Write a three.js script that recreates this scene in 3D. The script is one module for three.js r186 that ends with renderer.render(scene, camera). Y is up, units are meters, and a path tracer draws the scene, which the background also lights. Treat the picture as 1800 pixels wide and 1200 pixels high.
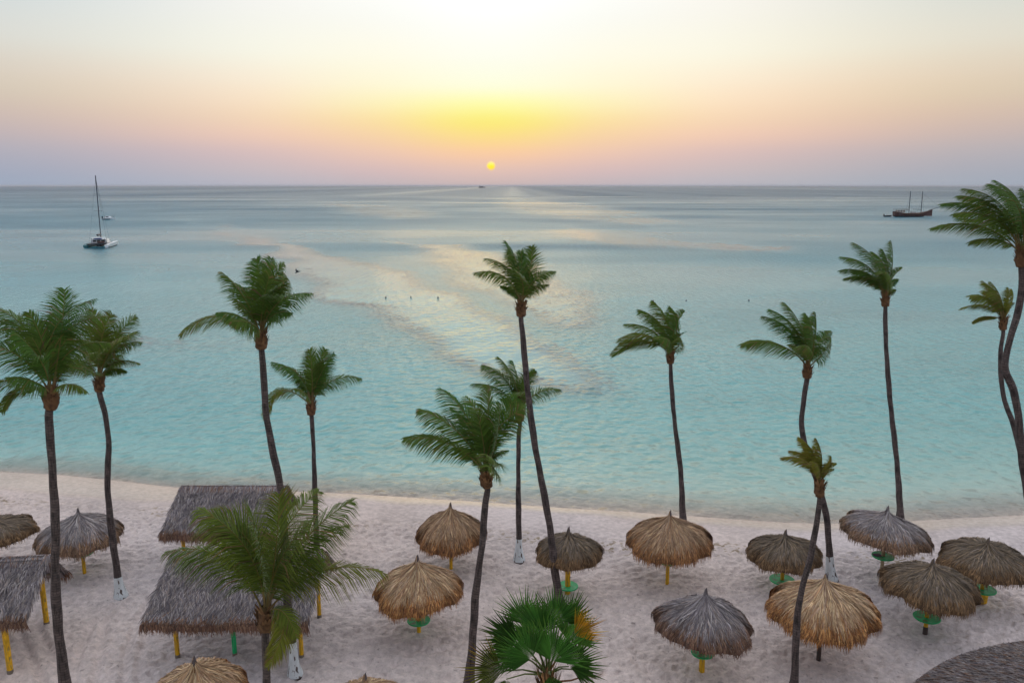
import * as THREE from 'three';
import { mergeGeometries } from 'three/addons/utils/BufferGeometryUtils.js';

// ------------------------------------------------------------------ camera, sky, sun, exposure
const scene = new THREE.Scene();
const camera = new THREE.PerspectiveCamera(46.4, 1024 / 682, 0.3, 90000);
camera.position.set(0, 16, 0);
camera.rotation.x = -Math.atan(274 / 1400);
const renderer = new THREE.WebGLRenderer({ antialias: true });
renderer.toneMapping = THREE.LinearToneMapping;
renderer.toneMappingExposure = 1.0;
renderer.shadowMap.enabled = true;

const D2R = Math.PI / 180;
const clamp = (v, a, b) => Math.min(b, Math.max(a, v));
const lerp = (a, b, t) => a + (b - a) * t;
const sstep = (a, b, v) => { const t = clamp((v - a) / (b - a), 0, 1); return t * t * (3 - 2 * t); };
const lin8 = (c) => { c /= 255; return c <= 0.04045 ? c / 12.92 : ((c + 0.055) / 1.055) ** 2.4; };
const SUN_AZ = -1.47 * D2R, SUN_EL = 1.36 * D2R;        // azimuth from -z towards +x
const sunDir = new THREE.Vector3(Math.sin(SUN_AZ) * Math.cos(SUN_EL), Math.sin(SUN_EL), -Math.cos(SUN_AZ) * Math.cos(SUN_EL));
{
  // dusk sky: colour by height above the horizon (rows, degrees) and by turn away from the sun (columns, degrees)
  const EL = [0, 1, 2.2, 3.3, 4.4, 5.5, 6.7, 8.6, 12, 20, 35, 60, 90];
  const AZ = [0, 8, 16, 31, 60, 100, 180];
  const s = (r, g, b) => [lin8(r), lin8(g), lin8(b)];
  const T = [
    [s(205, 185, 183), s(196, 184, 188), s(184, 183, 194), s(158, 170, 190), s(148, 164, 190), [.31, .35, .48], [.31, .35, .48]],
    [s(226, 194, 182), s(214, 189, 187), s(198, 186, 191), s(166, 171, 188), s(156, 166, 188), [.33, .36, .48], [.33, .36, .48]],
    [s(250, 206, 165), s(236, 200, 180), s(216, 191, 188), s(180, 176, 186), s(166, 170, 188), [.36, .38, .48], [.35, .37, .48]],
    [s(253, 222, 142), s(247, 212, 170), s(236, 203, 184), s(196, 182, 182), s(176, 174, 186), [.39, .4, .49], [.37, .38, .48]],
    [s(253, 238, 130), s(252, 226, 168), s(243, 215, 186), s(207, 190, 180), s(186, 180, 184), [.42, .42, .5], [.39, .39, .48]],
    [s(255, 252, 172), s(254, 241, 190), s(248, 226, 198), s(213, 200, 184), s(194, 188, 186), [.45, .45, .51], [.42, .4, .48]],
    [s(255, 255, 222), s(255, 248, 215), s(249, 235, 212), s(218, 208, 194), s(200, 196, 192), [.48, .48, .53], [.44, .42, .49]],
    [s(255, 255, 240), s(255, 252, 233), s(247, 245, 230), s(219, 219, 212), s(206, 208, 206), [.54, .56, .6], [.5, .49, .54]],
    [[1.06, 1.06, 1.04], s(255, 255, 250), s(246, 246, 242), s(212, 221, 225), s(204, 214, 222), [.62, .65, .7], [.55, .55, .61]],
    [[1.43, 1.32, 1.20], [1.30, 1.22, 1.13], [1.07, 1.06, 1.03], [0.86, 0.90, 0.96], [0.75, 0.82, 0.93], [0.67, 0.73, 0.83], [0.61, 0.64, 0.73]],
    [[1.24, 1.22, 1.19], [1.19, 1.18, 1.17], [1.10, 1.12, 1.13], [0.98, 1.03, 1.09], [0.84, 0.92, 1.02], [0.76, 0.83, 0.94], [0.71, 0.76, 0.86]],
    [[0.99, 1.01, 1.07], [0.99, 1.01, 1.07], [0.97, 1.00, 1.07], [0.94, 0.99, 1.06], [0.89, 0.95, 1.05], [0.83, 0.90, 1.01], [0.80, 0.86, 0.97]],
    [[0.85, 0.90, 1.00], [0.85, 0.90, 1.00], [0.85, 0.90, 1.00], [0.85, 0.90, 1.00], [0.85, 0.90, 1.00], [0.85, 0.90, 1.00], [0.85, 0.90, 1.00]],
  ];
  const W = 4096, H = 2048, data = new Float32Array(W * H * 4);
  const seg = (A, v) => { let i = 0; while (i < A.length - 2 && v > A[i + 1]) i++; return [i, clamp((v - A[i]) / (A[i + 1] - A[i]), 0, 1)]; };
  // monotone smooth rows: Catmull-Rom across the heights keeps the bands from showing creases
  const cr = (a, b, c, d, t) => 0.5 * (2 * b + (c - a) * t + (2 * a - 5 * b + 4 * c - d) * t * t + (3 * b - a - 3 * c + d) * t * t * t);
  const rowAt = (k, j, c) => T[clamp(k, 0, T.length - 1)][j][c];
  for (let y = 0; y < H; y++) {
    const el = ((y + 0.5) / H - 0.5) * 180;
    const [i, te] = seg(EL, Math.max(el, 0));
    const cols = AZ.map((_, j) => [0, 1, 2].map((c) => Math.max(0.02, cr(rowAt(i - 1, j, c), rowAt(i, j, c), rowAt(i + 1, j, c), rowAt(i + 2, j, c), te))));
    const nearSun = Math.abs(el - SUN_EL / D2R) < 0.6;
    for (let x = 0; x < W; x++) {
      const phi = ((x + 0.5) / W - 0.5) * 2 * Math.PI;        // atan2(z, x)
      let az = phi + Math.PI / 2 - SUN_AZ; az = Math.atan2(Math.sin(az), Math.cos(az));
      const a = Math.abs(az) / D2R;
      const [j, ta0] = seg(AZ, a), o = (y * W + x) * 4;
      const warm = az > 0 ? sstep(4, 30, a) * (1 - sstep(50, 90, a)) : 0;      // the far side of the glow is a little warmer
      for (let c = 0; c < 3; c++) {
        const g = (k) => cols[clamp(k, 0, AZ.length - 1)][c];
        const m0 = j > 0 ? (g(j + 1) - g(j - 1)) / (AZ[j + 1] - AZ[j - 1]) : 0, m1 = j + 2 < AZ.length ? (g(j + 2) - g(j)) / (AZ[j + 2] - AZ[j]) : 0;
        const h = AZ[j + 1] - AZ[j], t = ta0, t2 = t * t, t3 = t2 * t;
        let v = (2 * t3 - 3 * t2 + 1) * g(j) + (t3 - 2 * t2 + t) * h * m0 + (-2 * t3 + 3 * t2) * g(j + 1) + (t3 - t2) * h * m1;
        if (warm) v *= 1 + warm * [0.09, 0.03, -0.06][c];
        data[o + c] = Math.max(v, 0.02);
      }
      if (nearSun) {                                          // the sun's own disc, veiled by haze
        const cosd = Math.sin(el * D2R) * Math.sin(SUN_EL) + Math.cos(el * D2R) * Math.cos(SUN_EL) * Math.cos(az);
        const d = Math.acos(Math.min(1, cosd)) / D2R, k = 1 - sstep(0.235, 0.315, d);
        const up = clamp((el - SUN_EL / D2R) / 0.26, -1, 1);
        const disc = [1.15, 0.9 + 0.12 * up, 0.05 + 0.25 * Math.max(0, up)];
        for (let c = 0; c < 3; c++) data[o + c] = lerp(data[o + c], disc[c], k);
      }
      data[o + 3] = 1;
    }
  }
  const tex = new THREE.DataTexture(data, W, H, THREE.RGBAFormat, THREE.FloatType);
  tex.mapping = THREE.EquirectangularReflectionMapping; tex.magFilter = THREE.LinearFilter; tex.minFilter = THREE.LinearFilter; tex.needsUpdate = true;
  scene.background = tex; scene.environment = tex;
}
const sun = new THREE.DirectionalLight(new THREE.Color().setRGB(1, 0.62, 0.3), 0.03);
sun.position.copy(sunDir).multiplyScalar(200); sun.target.position.set(0, 0, -30);
sun.castShadow = true; sun.shadow.mapSize.set(2048, 2048); sun.shadow.radius = 30;
Object.assign(sun.shadow.camera, { left: -60, right: 60, top: 60, bottom: -60, near: 1, far: 500 });
scene.add(sun, sun.target);

// ------------------------------------------------------------------ helpers
function rng(seed) { let a = seed >>> 0; return () => { a = (a + 0x6d2b79f5) | 0; let t = Math.imul(a ^ (a >>> 15), 1 | a); t = (t + Math.imul(t ^ (t >>> 7), 61 | t)) ^ t; return ((t ^ (t >>> 14)) >>> 0) / 4294967296; }; }
const hash2 = (x, y, s) => { let h = Math.imul(x, 374761393) ^ Math.imul(y, 668265263) ^ Math.imul(s, 2246822519); h = Math.imul(h ^ (h >>> 13), 1274126177); return ((h ^ (h >>> 16)) >>> 0) / 4294967296; };
function vnoise(x, y, s = 0) {
  const xi = Math.floor(x), yi = Math.floor(y), fx = x - xi, fy = y - yi, u = fx * fx * (3 - 2 * fx), v = fy * fy * (3 - 2 * fy);
  return lerp(lerp(hash2(xi, yi, s), hash2(xi + 1, yi, s), u), lerp(hash2(xi, yi + 1, s), hash2(xi + 1, yi + 1, s), u), v);
}
const fbm = (x, y, s, o = 4) => { let a = 0.5, t = 0, n = 0; for (let i = 0; i < o; i++) { t += a * vnoise(x, y, s + i); n += a; a *= 0.5; x = x * 2.03 + 7.1; y = y * 2.03 - 3.7; } return t / n; };
const used = {};
const numbered = (n) => { const k = used[n] = (used[n] ?? -1) + 1; return k ? `${n}_${String(k).padStart(3, '0')}` : n; };
function shade(o) { o.castShadow = true; o.receiveShadow = true; return o; }
function thing(name, label, category, x, y, z, turn = 0, group) {
  const o = new THREE.Group(); o.name = numbered(name); o.position.set(x, y, z); o.rotation.y = turn;
  o.userData = { label, category }; if (group) o.userData.group = group;
  scene.add(o); return o;
}
function part(name, geo, mat, parent, extra) { const m = shade(new THREE.Mesh(geo, mat)); m.name = name; if (extra) m.userData = { ...extra }; parent.add(m); return m; }
function structure(name, geo, mat, label, category) { const m = shade(new THREE.Mesh(geo, mat)); m.name = numbered(name); m.userData = { kind: 'structure', label, category }; scene.add(m); return m; }
const std = (r, g, b, rough = 0.85, o = {}) => new THREE.MeshStandardMaterial({ color: new THREE.Color().setRGB(r, g, b), roughness: rough, ...o });
const V = (x, y, z) => new THREE.Vector3(x, y, z);

class Acc {                                                    // collects ribbons, tubes and quads with colours into one geometry
  constructor() { this.p = []; this.c = []; this.i = []; }
  v(x, y, z, c) { this.p.push(x, y, z); this.c.push(c[0], c[1], c[2]); return this.p.length / 3 - 1; }
  ribbon(pts, ws, side, c, c2 = c) {                            // a tapered strip along pts, as wide as ws, ending in a point when the last width is 0
    let a = -1, b = -1;
    for (let k = 0; k < pts.length; k++) {
      const p = pts[k], w = ws[k] / 2, t = k / (pts.length - 1), cc = [lerp(c[0], c2[0], t), lerp(c[1], c2[1], t), lerp(c[2], c2[2], t)];
      if (w <= 0) { const e = this.v(p[0], p[1], p[2], cc); this.i.push(a, b, e); return; }
      const na = this.v(p[0] - side[0] * w, p[1] - side[1] * w, p[2] - side[2] * w, cc), nb = this.v(p[0] + side[0] * w, p[1] + side[1] * w, p[2] + side[2] * w, cc);
      if (a >= 0) this.i.push(a, b, nb, a, nb, na);
      a = na; b = nb;
    }
  }
  tube(pts, rs, n, col) {                                       // pts: Vector3[], rs: radii, col: colour or (k, j) => colour
    let ref = V(0.3, 0.1, 0.95), prev = null;
    for (let k = 0; k < pts.length; k++) {
      const t = pts[Math.min(k + 1, pts.length - 1)].clone().sub(pts[Math.max(k - 1, 0)]).normalize();
      const s = V().crossVectors(t, ref).normalize(), u = V().crossVectors(s, t), ring = [];
      for (let j = 0; j < n; j++) {
        const a = j / n * Math.PI * 2, r = typeof rs[k] === 'function' ? rs[k](a) : rs[k];
        const q = pts[k].clone().addScaledVector(s, Math.cos(a) * r).addScaledVector(u, Math.sin(a) * r);
        ring.push(this.v(q.x, q.y, q.z, typeof col === 'function' ? col(k, j) : col));
      }
      if (prev) for (let j = 0; j < n; j++) { const j2 = (j + 1) % n; this.i.push(prev[j], prev[j2], ring[j2], prev[j], ring[j2], ring[j]); }
      prev = ring;
    }
  }
  geo() {
    const g = new THREE.BufferGeometry();
    g.setAttribute('position', new THREE.Float32BufferAttribute(this.p, 3)); g.setAttribute('color', new THREE.Float32BufferAttribute(this.c, 3));
    g.setIndex(this.i); g.computeVertexNormals(); return g;
  }
}
function dataTex(w, h, fn, srgb = false) {
  const d = new Uint8Array(w * h * 4), out = [0, 0, 0];
  for (let y = 0; y < h; y++) for (let x = 0; x < w; x++) { fn(x, y, out); const o = (y * w + x) * 4; d[o] = clamp(out[0], 0, 255); d[o + 1] = clamp(out[1], 0, 255); d[o + 2] = clamp(out[2], 0, 255); d[o + 3] = 255; }
  const t = new THREE.DataTexture(d, w, h, THREE.RGBAFormat, THREE.UnsignedByteType);
  t.wrapS = t.wrapT = THREE.RepeatWrapping; t.magFilter = THREE.LinearFilter; t.minFilter = THREE.LinearMipmapLinearFilter;
  if (srgb) t.colorSpace = THREE.SRGBColorSpace; t.needsUpdate = true; return t;
}
const PALMS = [{z:-22.65,trunk:[[-14.21,0],[-14.16,0.76],[-14.16,2.53],[-14.04,4.45],[-13.88,5.75],[-13.79,7.21],[-13.73,8.46],[-13.68,9.38]],crown:[-13.56,10.0],fronds:[[-2.24,-0.14,0.3],[-2.18,1.57,0.3],[-1.56,2.6,0.25],[-1.06,2.23,0.2],[-0.43,2.43,0.1],[0.4,3.03,0.05],[1.32,2.76,0.3],[1.56,2.23,0.35],[1.64,1.4,0.35],[1.3,0.17,0.25],[-1.45,-0.52,0.35],[-0.27,1.73,0.1],[0.64,1.73,0.15]],r:0.155},
  {z:-29.17,trunk:[[-15.58,0],[-15.65,1.37],[-15.69,2.81],[-15.66,4.69],[-15.45,6.41],[-15.49,7.54],[-15.61,8.36]],crown:[-15.58,8.81],fronds:[[-0.22,2.67,0.1],[0.76,2.56,0.1],[1.94,2.02,0.15],[1.78,1.49,0.25],[1.53,0.62,0.3],[0.97,0.29,0.3],[-0.93,1.49,0.3],[-1.24,0.62,0.3],[1.33,2.35,0.1],[0.25,2.13,0.05]],r:0.14},
  {z:-24.01,trunk:[[-7.25,0],[-7.3,1.11],[-7.37,2.04],[-7.35,3.76],[-7.36,5.14],[-7.38,6.5],[-7.56,7.79],[-7.7,9.04],[-7.7,10.31],[-7.72,11.09]],crown:[-7.71,11.51],fronds:[[-2.5,-0.04,0.3],[-1.19,1.92,0.1],[-0.22,2.28,0.05],[0.35,2.32,0.05],[0.94,2.23,0.12],[0.95,1.72,0.12],[1.79,1.4,0.22],[1.12,0.76,0.25],[-0.58,1.2,0.12],[0.58,1.97,0.05],[-0.91,1.54,0.15]],r:0.14},
  {z:-31.07,trunk:[[-8.15,0],[-8.18,0.98],[-8.14,3.7],[-8.11,5.91],[-8.13,6.92]],crown:[-8.13,7.34],fronds:[[-2.04,-0.76,0.55],[-1.49,1.65,0.3],[-1.22,1.93,0.25],[0.14,2.34,0.04],[0.61,2.25,0.05],[1.05,2.07,0.08],[2.03,0.99,0.25],[-0.65,1.18,0.15],[0.4,1.65,0.1]],r:0.125},
  {z:-22.94,trunk:[[-1.46,0],[-1.34,0.77],[-1.2,2.56],[-1.14,3.44],[-0.91,5.25],[-0.82,6.46],[-0.74,7.01]],crown:[-0.81,7.43],fronds:[[-2.44,1.19,0.18],[-1.96,2.07,0.15],[-1.39,2.53,0.15],[-0.89,1.86,0.1],[0.05,2.65,0.03],[0.47,2.35,0.1],[0.95,2.3,0.12],[1.24,2.09,0.2],[0.69,0.76,0.25],[-0.91,0.67,0.2],[-0.21,2.0,0.05]],r:0.14},
  {z:-32.32,trunk:[[0.3,0],[0.3,0.98],[0.27,3.46],[0.29,5.63],[0.34,6.3]],crown:[0.31,6.7],fronds:[[-2.02,1.11,0.2],[-1.54,1.89,0.2],[-0.88,2.33,0.15],[-0.31,2.01,0.05],[0.35,2.13,0.05],[0.64,1.72,0.12],[1.78,0.91,0.2],[-0.79,0.54,0.2]],r:0.13},
  {z:-28.47,trunk:[[1.91,0],[1.65,1.48],[1.46,3.12],[1.18,4.73],[0.85,6.53],[0.59,8.5],[0.41,10.43],[0.33,11.27]],crown:[0.33,11.79],fronds:[[-1.65,1.21,0.3],[-1.28,1.64,0.28],[-0.57,2.31,0.12],[-0.41,1.94,0.05],[-0.0,1.94,0.03],[0.4,2.07,0.1],[1.22,1.21,0.22],[1.02,0.72,0.2],[-0.74,0.72,0.2]],r:0.15},
  {z:-35.7,trunk:[[8.22,0],[8.14,0.72],[7.97,2.72],[7.58,5.23],[7.38,6.87],[7.29,7.9]],crown:[7.27,8.43],fronds:[[-2.76,0.05,0.28],[-2.47,0.66,0.28],[-2.1,1.38,0.22],[-1.47,2.03,0.2],[-0.84,2.42,0.15],[-0.06,2.16,0.2],[0.59,2.0,0.1],[0.63,1.11,0.2],[-0.91,0.85,0.2]],r:0.14},
  {z:-30.58,trunk:[[13.3,0],[13.09,1.29],[12.85,2.79],[12.46,4.02],[11.91,5.35],[11.59,6.54],[11.59,7.6],[11.66,8.53]],crown:[11.65,8.99],fronds:[[-2.74,0.94,0.2],[-1.64,1.93,0.22],[-1.49,2.26,0.2],[-0.95,2.53,0.15],[-0.37,2.15,0.15],[0.31,2.11,0.1],[0.97,1.37,0.15],[0.9,0.75,0.2],[-0.96,1.03,0.2]],r:0.14},
  {z:-22.83,trunk:[[9.03,0],[8.99,1.05],[8.95,2.63],[9.0,3.5],[9.21,4.74],[9.34,6.14],[9.36,6.75]],crown:[9.31,7.18],fronds:[[-1.17,0.76,0.3],[-0.85,0.9,0.28],[-0.54,1.31,0.2],[-0.12,1.37,0.15],[0.19,0.96,0.2],[0.5,0.4,0.25],[0.36,0.72,0.2]],r:0.12},
  {z:-36.36,trunk:[[18.93,0],[18.86,0.44],[18.51,2.76],[17.85,6.15],[17.41,8.88],[17.25,10.36]],crown:[17.22,10.97],fronds:[[-2.32,1.88,0.2],[-2.22,1.23,0.25],[-1.84,0.79,0.28],[-1.46,2.47,0.2],[-1.05,2.14,0.2],[-0.41,2.22,0.15],[-0.05,2.58,0.1],[0.44,1.41,0.15],[0.41,0.37,0.2],[0.55,0.84,0.2]],r:0.14},
  {z:-28,trunk:[[20.73,0.0],[19.85,2.65],[19.21,4.69],[18.84,6.16],[18.6,7.27],[18.42,8.05],[18.19,8.73],[17.81,9.5],[17.78,10.06],[17.86,10.64],[18.05,12.04],[17.96,13.13]],crown:[17.9,13.65],fronds:[[-3.32,0.91,0.18],[-2.68,1.4,0.22],[-2.76,1.73,0.25],[-2.55,2.02,0.22],[-2.34,2.27,0.22],[-1.77,2.43,0.22],[-0.84,2.56,0.28],[-0.32,2.27,0.2],[0.37,2.27,0.1],[1.28,1.3,0.2],[1.6,0.42,0.3],[-1.98,0.42,0.18]],r:0.16},
  {z:-34,trunk:[[24.41,0.01],[23.39,2.81],[22.7,4.42],[22.27,5.64],[21.91,6.35],[21.61,7.18],[21.41,8.23],[21.33,8.92],[21.34,9.72]],crown:[21.29,10.3],fronds:[[-1.92,1.12,0.2],[-1.72,0.42,0.28],[-1.38,1.34,0.2],[-0.92,1.61,0.2],[-0.41,1.61,0.15],[0.1,1.41,0.1],[0.43,0.75,0.2],[-1.09,-0.2,0.22]],r:0.13},
  {z:-18.8,trunk:[[-6.55,0],[-6.45,3.19],[-6.41,4.34],[-6.4,4.74]],crown:[-6.38,5.15],fronds:[[-2.66,1.5,0.3],[-1.34,3.04,0.2],[-1.17,2.73,0.25],[0.59,3.38,0.04],[0.04,3.04,0.05],[2.27,2.88,0.12],[2.07,2.12,0.2],[3.06,0.76,0.25],[0.43,-0.68,0.6,1.2],[1.02,-0.16,0.4,0.8],[1.3,2.58,0.1],[-0.58,2.35,0.12],[1.45,1.27,0.2]],r:0.14}];
const SLICKS = [[[-92.9,-275.7],[-62.6,-231.9],[-36.5,-182.7],[-16.6,-144.8],[-3.0,-103.8],[3.7,-84.3],[9.2,-69.7],[10.6,-62.7],[6.3,-60.9],[1.9,-64.5],[-3.6,-70.8],[-10.2,-87.6],[-19.2,-106.3],[-30.2,-123.7],[-41.5,-152.5],[-63.4,-207.2]],[[-34.0,-239.0],[-11.3,-227.4],[5.8,-163.3],[15.6,-120.4],[10.6,-91.2],[4.1,-95.1],[-3.5,-120.4],[-16.3,-163.3]],[[-17.7,-1259.1],[74.2,-702.2],[85.5,-403.3],[56.8,-320.9],[22.8,-403.3],[-17.2,-611.8]],[[19.5,-344.4],[50.1,-251.9],[82.5,-223.0],[70.6,-198.3],[41.3,-207.2],[11.3,-266.3]],[[-186.8,-440.9],[-109.1,-320.9],[-61.4,-227.4],[-66.6,-223.0],[-110.7,-300.4]],[[-75.3,-163.3],[-59.4,-134.6],[-52.9,-120.4],[-57.6,-127.1],[-71.5,-152.5]],[[-57.1,-89.4],[-46.3,-91.2],[-30.6,-87.6],[-32.5,-82.7],[-44.2,-84.3],[-52.4,-82.7]],[[-197.1,-823.8],[-84.1,-663.0],[-31.1,-440.9],[-57.0,-403.3],[-117.0,-518.2]],[[10.7,-73.2],[16.6,-62.7],[21.6,-60.9],[17.3,-58.4],[11.5,-62.7]]];
const TRACKS = [[[-19.1,-28.9],[-18.5,-28.1],[-17.3,-26.6],[-15.9,-25.0],[-15.0,-24.1],[-13.9,-23.0]],[[-18.5,-27.1],[-18.1,-26.6],[-17.2,-25.6],[-15.9,-24.1],[-14.9,-23.0]],[[-14.4,-29.0],[-14.0,-26.9],[-13.5,-25.1],[-12.5,-22.9]],[[-13.8,-28.8],[-13.4,-26.7],[-12.9,-24.9],[-12.0,-22.9]],[[-13.5,-23.0],[-14.4,-25.1],[-15.3,-27.3],[-15.1,-28.8]],[[-14.3,-23.0],[-15.2,-25.4],[-15.7,-27.1],[-15.5,-28.6]],[[3.3,-25.6],[4.0,-25.5],[4.9,-26.2]]];

// ------------------------------------------------------------------ beach, seabed, sea
const WATER = -0.5;
const SHORE = [[-400, -46], [-60, -45.6], [-30.08, -44.45], [-26.48, -43.98], [-22.72, -43.07], [-19.03, -42.03], [-15.71, -41.6], [-10.61, -41.27], [-8.05, -40.94], [-3.04, -40.14], [2.97, -39.07], [8.7, -38.12], [12.27, -37.49], [15.54, -37.08], [18.4, -37.15], [21.48, -37.63], [26.13, -38.2], [60, -40], [400, -44]];
function shoreZ(x) {
  let i = 0; while (i < SHORE.length - 2 && x > SHORE[i + 1][0]) i++;
  const [x0, z0] = SHORE[i], [x1, z1] = SHORE[i + 1], t = clamp((x - x0) / (x1 - x0), 0, 1);
  return lerp(z0, z1, t);
}
function terrain(x, z) {                                        // height of sand and seabed without footprints
  const s = z - shoreZ(x);                                      // landward of the water's edge is positive
  if (s >= 0) return WATER + 0.5 * (1 - Math.exp(-s / 2.6)) + 0.06 * sstep(2, 6, s) * (fbm(x * 0.16, z * 0.16, 3, 2) - 0.5);
  const d = -s;
  const slope = lerp(0.32, 0.15, sstep(-22, 6, x));
  let h = WATER - 1.95 * (1 - Math.exp(-d * slope / 1.95)) - 0.011 * Math.max(0, d - 12);
  if (d > 200) h = WATER - 4.02 - 0.002 * (d - 200);
  if (d > 1200) h = WATER - 6.02 - 0.0002 * (d - 1200);
  return h + sstep(8, 60, d) * (fbm(x * 0.02, z * 0.035, 9, 3) - 0.5) * 1.1;
}
function segDist(x, z, line) {
  let best = 1e9;
  for (let i = 0; i + 1 < line.length; i++) {
    const [ax, az] = line[i], [bx, bz] = line[i + 1], dx = bx - ax, dz = bz - az, t = clamp(((x - ax) * dx + (z - az) * dz) / (dx * dx + dz * dz), 0, 1);
    const d = Math.hypot(x - ax - dx * t, z - az - dz * t); if (d < best) best = d;
  }
  return best;
}
const FX = 32, FZ0 = -18, FZ1 = -49;                            // the trodden sand built in fine relief
function footprints(x, z) {
  const s = z - shoreZ(x);
  const worn = sstep(2.9, 4.6, s + 1.6 * (fbm(x * 0.5, z * 0.5, 21, 2) - 0.5));
  if (worn <= 0) return 0.006 * (vnoise(x * 3, z * 3, 5) - 0.5);
  const warp = vnoise(x * 1.7, z * 1.7, 31) * 0.9;
  const a = vnoise(x * 3.4 + warp, z * 4.2, 11), b = vnoise(x * 5.6 - warp, z * 6.2 + warp, 12), c = vnoise(x * 0.9, z * 0.9, 13), d0 = vnoise(x * 8.1, z * 8.3, 14);
  let h = -0.075 * Math.pow(sstep(0.4, 0.9, a), 1.2) - 0.065 * sstep(0.45, 0.9, b) - 0.04 * d0 + 0.05 * sstep(0.55, 1, vnoise(x * 4.4, z * 5, 15)) + 0.04 * (c - 0.5);
  if (x < -10 && z > -30) {                                     // wheel tracks
    let d = 9; for (const t of TRACKS) d = Math.min(d, segDist(x, z, t));
    const k = 1 - sstep(0.05, 0.2, d), rim = (1 - sstep(0.16, 0.36, d)) * sstep(0.1, 0.2, d);
    h = lerp(h, h * 0.25 - 0.13, k) + 0.05 * rim;
  } else if (x > 2 && x < 6) { const d = segDist(x, z, TRACKS[6]); h -= 0.06 * (1 - sstep(0.03, 0.14, d)); }
  return h * worn;
}
function gridGeo(xs, zs, hf, uvs) {
  const nx = xs.length, nz = zs.length, p = new Float32Array(nx * nz * 3), uv = new Float32Array(nx * nz * 2), idx = new Uint32Array((nx - 1) * (nz - 1) * 6);
  let o = 0, q = 0, e = 0;
  for (let j = 0; j < nz; j++) for (let i = 0; i < nx; i++) { p[o++] = xs[i]; p[o++] = hf(xs[i], zs[j], i, j); p[o++] = zs[j]; uv[q++] = uvs ? (xs[i] - uvs[0]) / uvs[2] : xs[i]; uv[q++] = uvs ? (zs[j] - uvs[1]) / uvs[3] : zs[j]; }
  for (let j = 0; j + 1 < nz; j++) for (let i = 0; i + 1 < nx; i++) { const a = j * nx + i; idx[e++] = a; idx[e++] = a + nx; idx[e++] = a + 1; idx[e++] = a + 1; idx[e++] = a + nx; idx[e++] = a + nx + 1; }
  const g = new THREE.BufferGeometry();
  g.setAttribute('position', new THREE.BufferAttribute(p, 3)); g.setAttribute('uv', new THREE.BufferAttribute(uv, 2)); g.setIndex(new THREE.BufferAttribute(idx, 1));
  g.computeVertexNormals(); return g;
}
const steps = (a, b, d) => { const r = [], n = Math.round((b - a) / d); for (let i = 0; i <= n; i++) r.push(a + (b - a) * i / n); return r; };
const outward = (from, d, grow, end) => { const r = []; let v = from; while (v < end) { v += d; d *= grow; r.push(Math.min(v, end)); } return r; };

// sand: pale coral grains, damp and smooth by the water, specks of dry weed along the wrack line
const sandMap = dataTex(2048, 1024, (i, j, o) => {
  const x = -FX + i / 2048 * 2 * FX, z = FZ1 + j / 1024 * (FZ0 - FZ1), s = z - shoreZ(x);
  const fine = hash2(i, j, 1) - 0.5, mid = vnoise(i * 0.22, j * 0.22, 2) - 0.5, big = fbm(x * 0.35, z * 0.35, 4, 3) - 0.5, warm = fbm(x * 0.12 + 9, z * 0.12, 6, 2) - 0.5;
  let k = 1 + fine * 0.1 + mid * 0.14 + big * 0.16;
  const wrack = (1 - sstep(0.1, 1.1, Math.abs(s - 4.6 - 1.2 * (vnoise(x * 0.4, 1, 8) - 0.5)))) * sstep(0.62, 0.78, vnoise(i * 0.19, j * 0.3, 7)) * sstep(0.3, 0.6, vnoise(x * 0.35, z * 0.3, 17));
  const speck = sstep(0.9, 0.96, vnoise(i * 0.33, j * 0.4, 19)) * sstep(3.5, 6, s);
  k *= 1 - 0.28 * wrack - 0.22 * speck;
  const ww = lerp(3.0, 0.9, sstep(-22, -8, x)), wet = 1 - sstep(ww, ww + 0.8, s + 0.8 * (vnoise(x * 0.5, 4, 23) - 0.5));
  const sub = sstep(-0.6, -5, s);
  o[0] = 197 * k * (1 + warm * 0.06) - 10 * wet; o[1] = 182 * k - 12 * wet - 6 * wrack; o[2] = 178 * k * (1 - warm * 0.08) - 18 * wet - 22 * wrack;
  if (sub > 0) { o[0] = lerp(o[0], 230, sub); o[1] = lerp(o[1], 223, sub); o[2] = lerp(o[2], 208, sub); }
}, true);
const sandRough = dataTex(1024, 512, (i, j, o) => {
  const x = -FX + i / 1024 * 2 * FX, z = FZ1 + j / 512 * (FZ0 - FZ1), s = z - shoreZ(x);
  const ww = lerp(3.0, 0.9, sstep(-22, -8, x)), wet = 1 - sstep(ww - 0.2, ww + 0.9, s + 0.8 * (vnoise(x * 0.5, 4, 23) - 0.5));
  o[0] = o[1] = o[2] = 255 * lerp(0.95, 0.26, wet);
});
const sandBump = dataTex(2048, 1024, (i, j, o) => {
  const x = -FX + i / 2048 * 2 * FX, z = FZ1 + j / 1024 * (FZ0 - FZ1), s = z - shoreZ(x), k = sstep(2.6, 5, s);
  o[0] = o[1] = o[2] = 255 * lerp(0.5, 0.45 * vnoise(x * 7, z * 7.5, 33) + 0.35 * vnoise(x * 13, z * 13, 34) + 0.2 * hash2(i, j, 35), 0.06 + 0.94 * k);
});
const fineSand = new THREE.MeshStandardMaterial({ map: sandMap, roughnessMap: sandRough, roughness: 1, bumpMap: sandBump, bumpScale: 0.085 });
structure('beach', gridGeo(steps(-FX, FX, 0.08), steps(FZ1, FZ0, 0.08), (x, z) => terrain(x, z) + footprints(x, z) - 0.3 * (sstep(FX - 1, FX, Math.abs(x)) + 0), [-FX, FZ1, 2 * FX, FZ0 - FZ1]), fineSand, 'pale trodden sand of the beach', 'beach');

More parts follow.
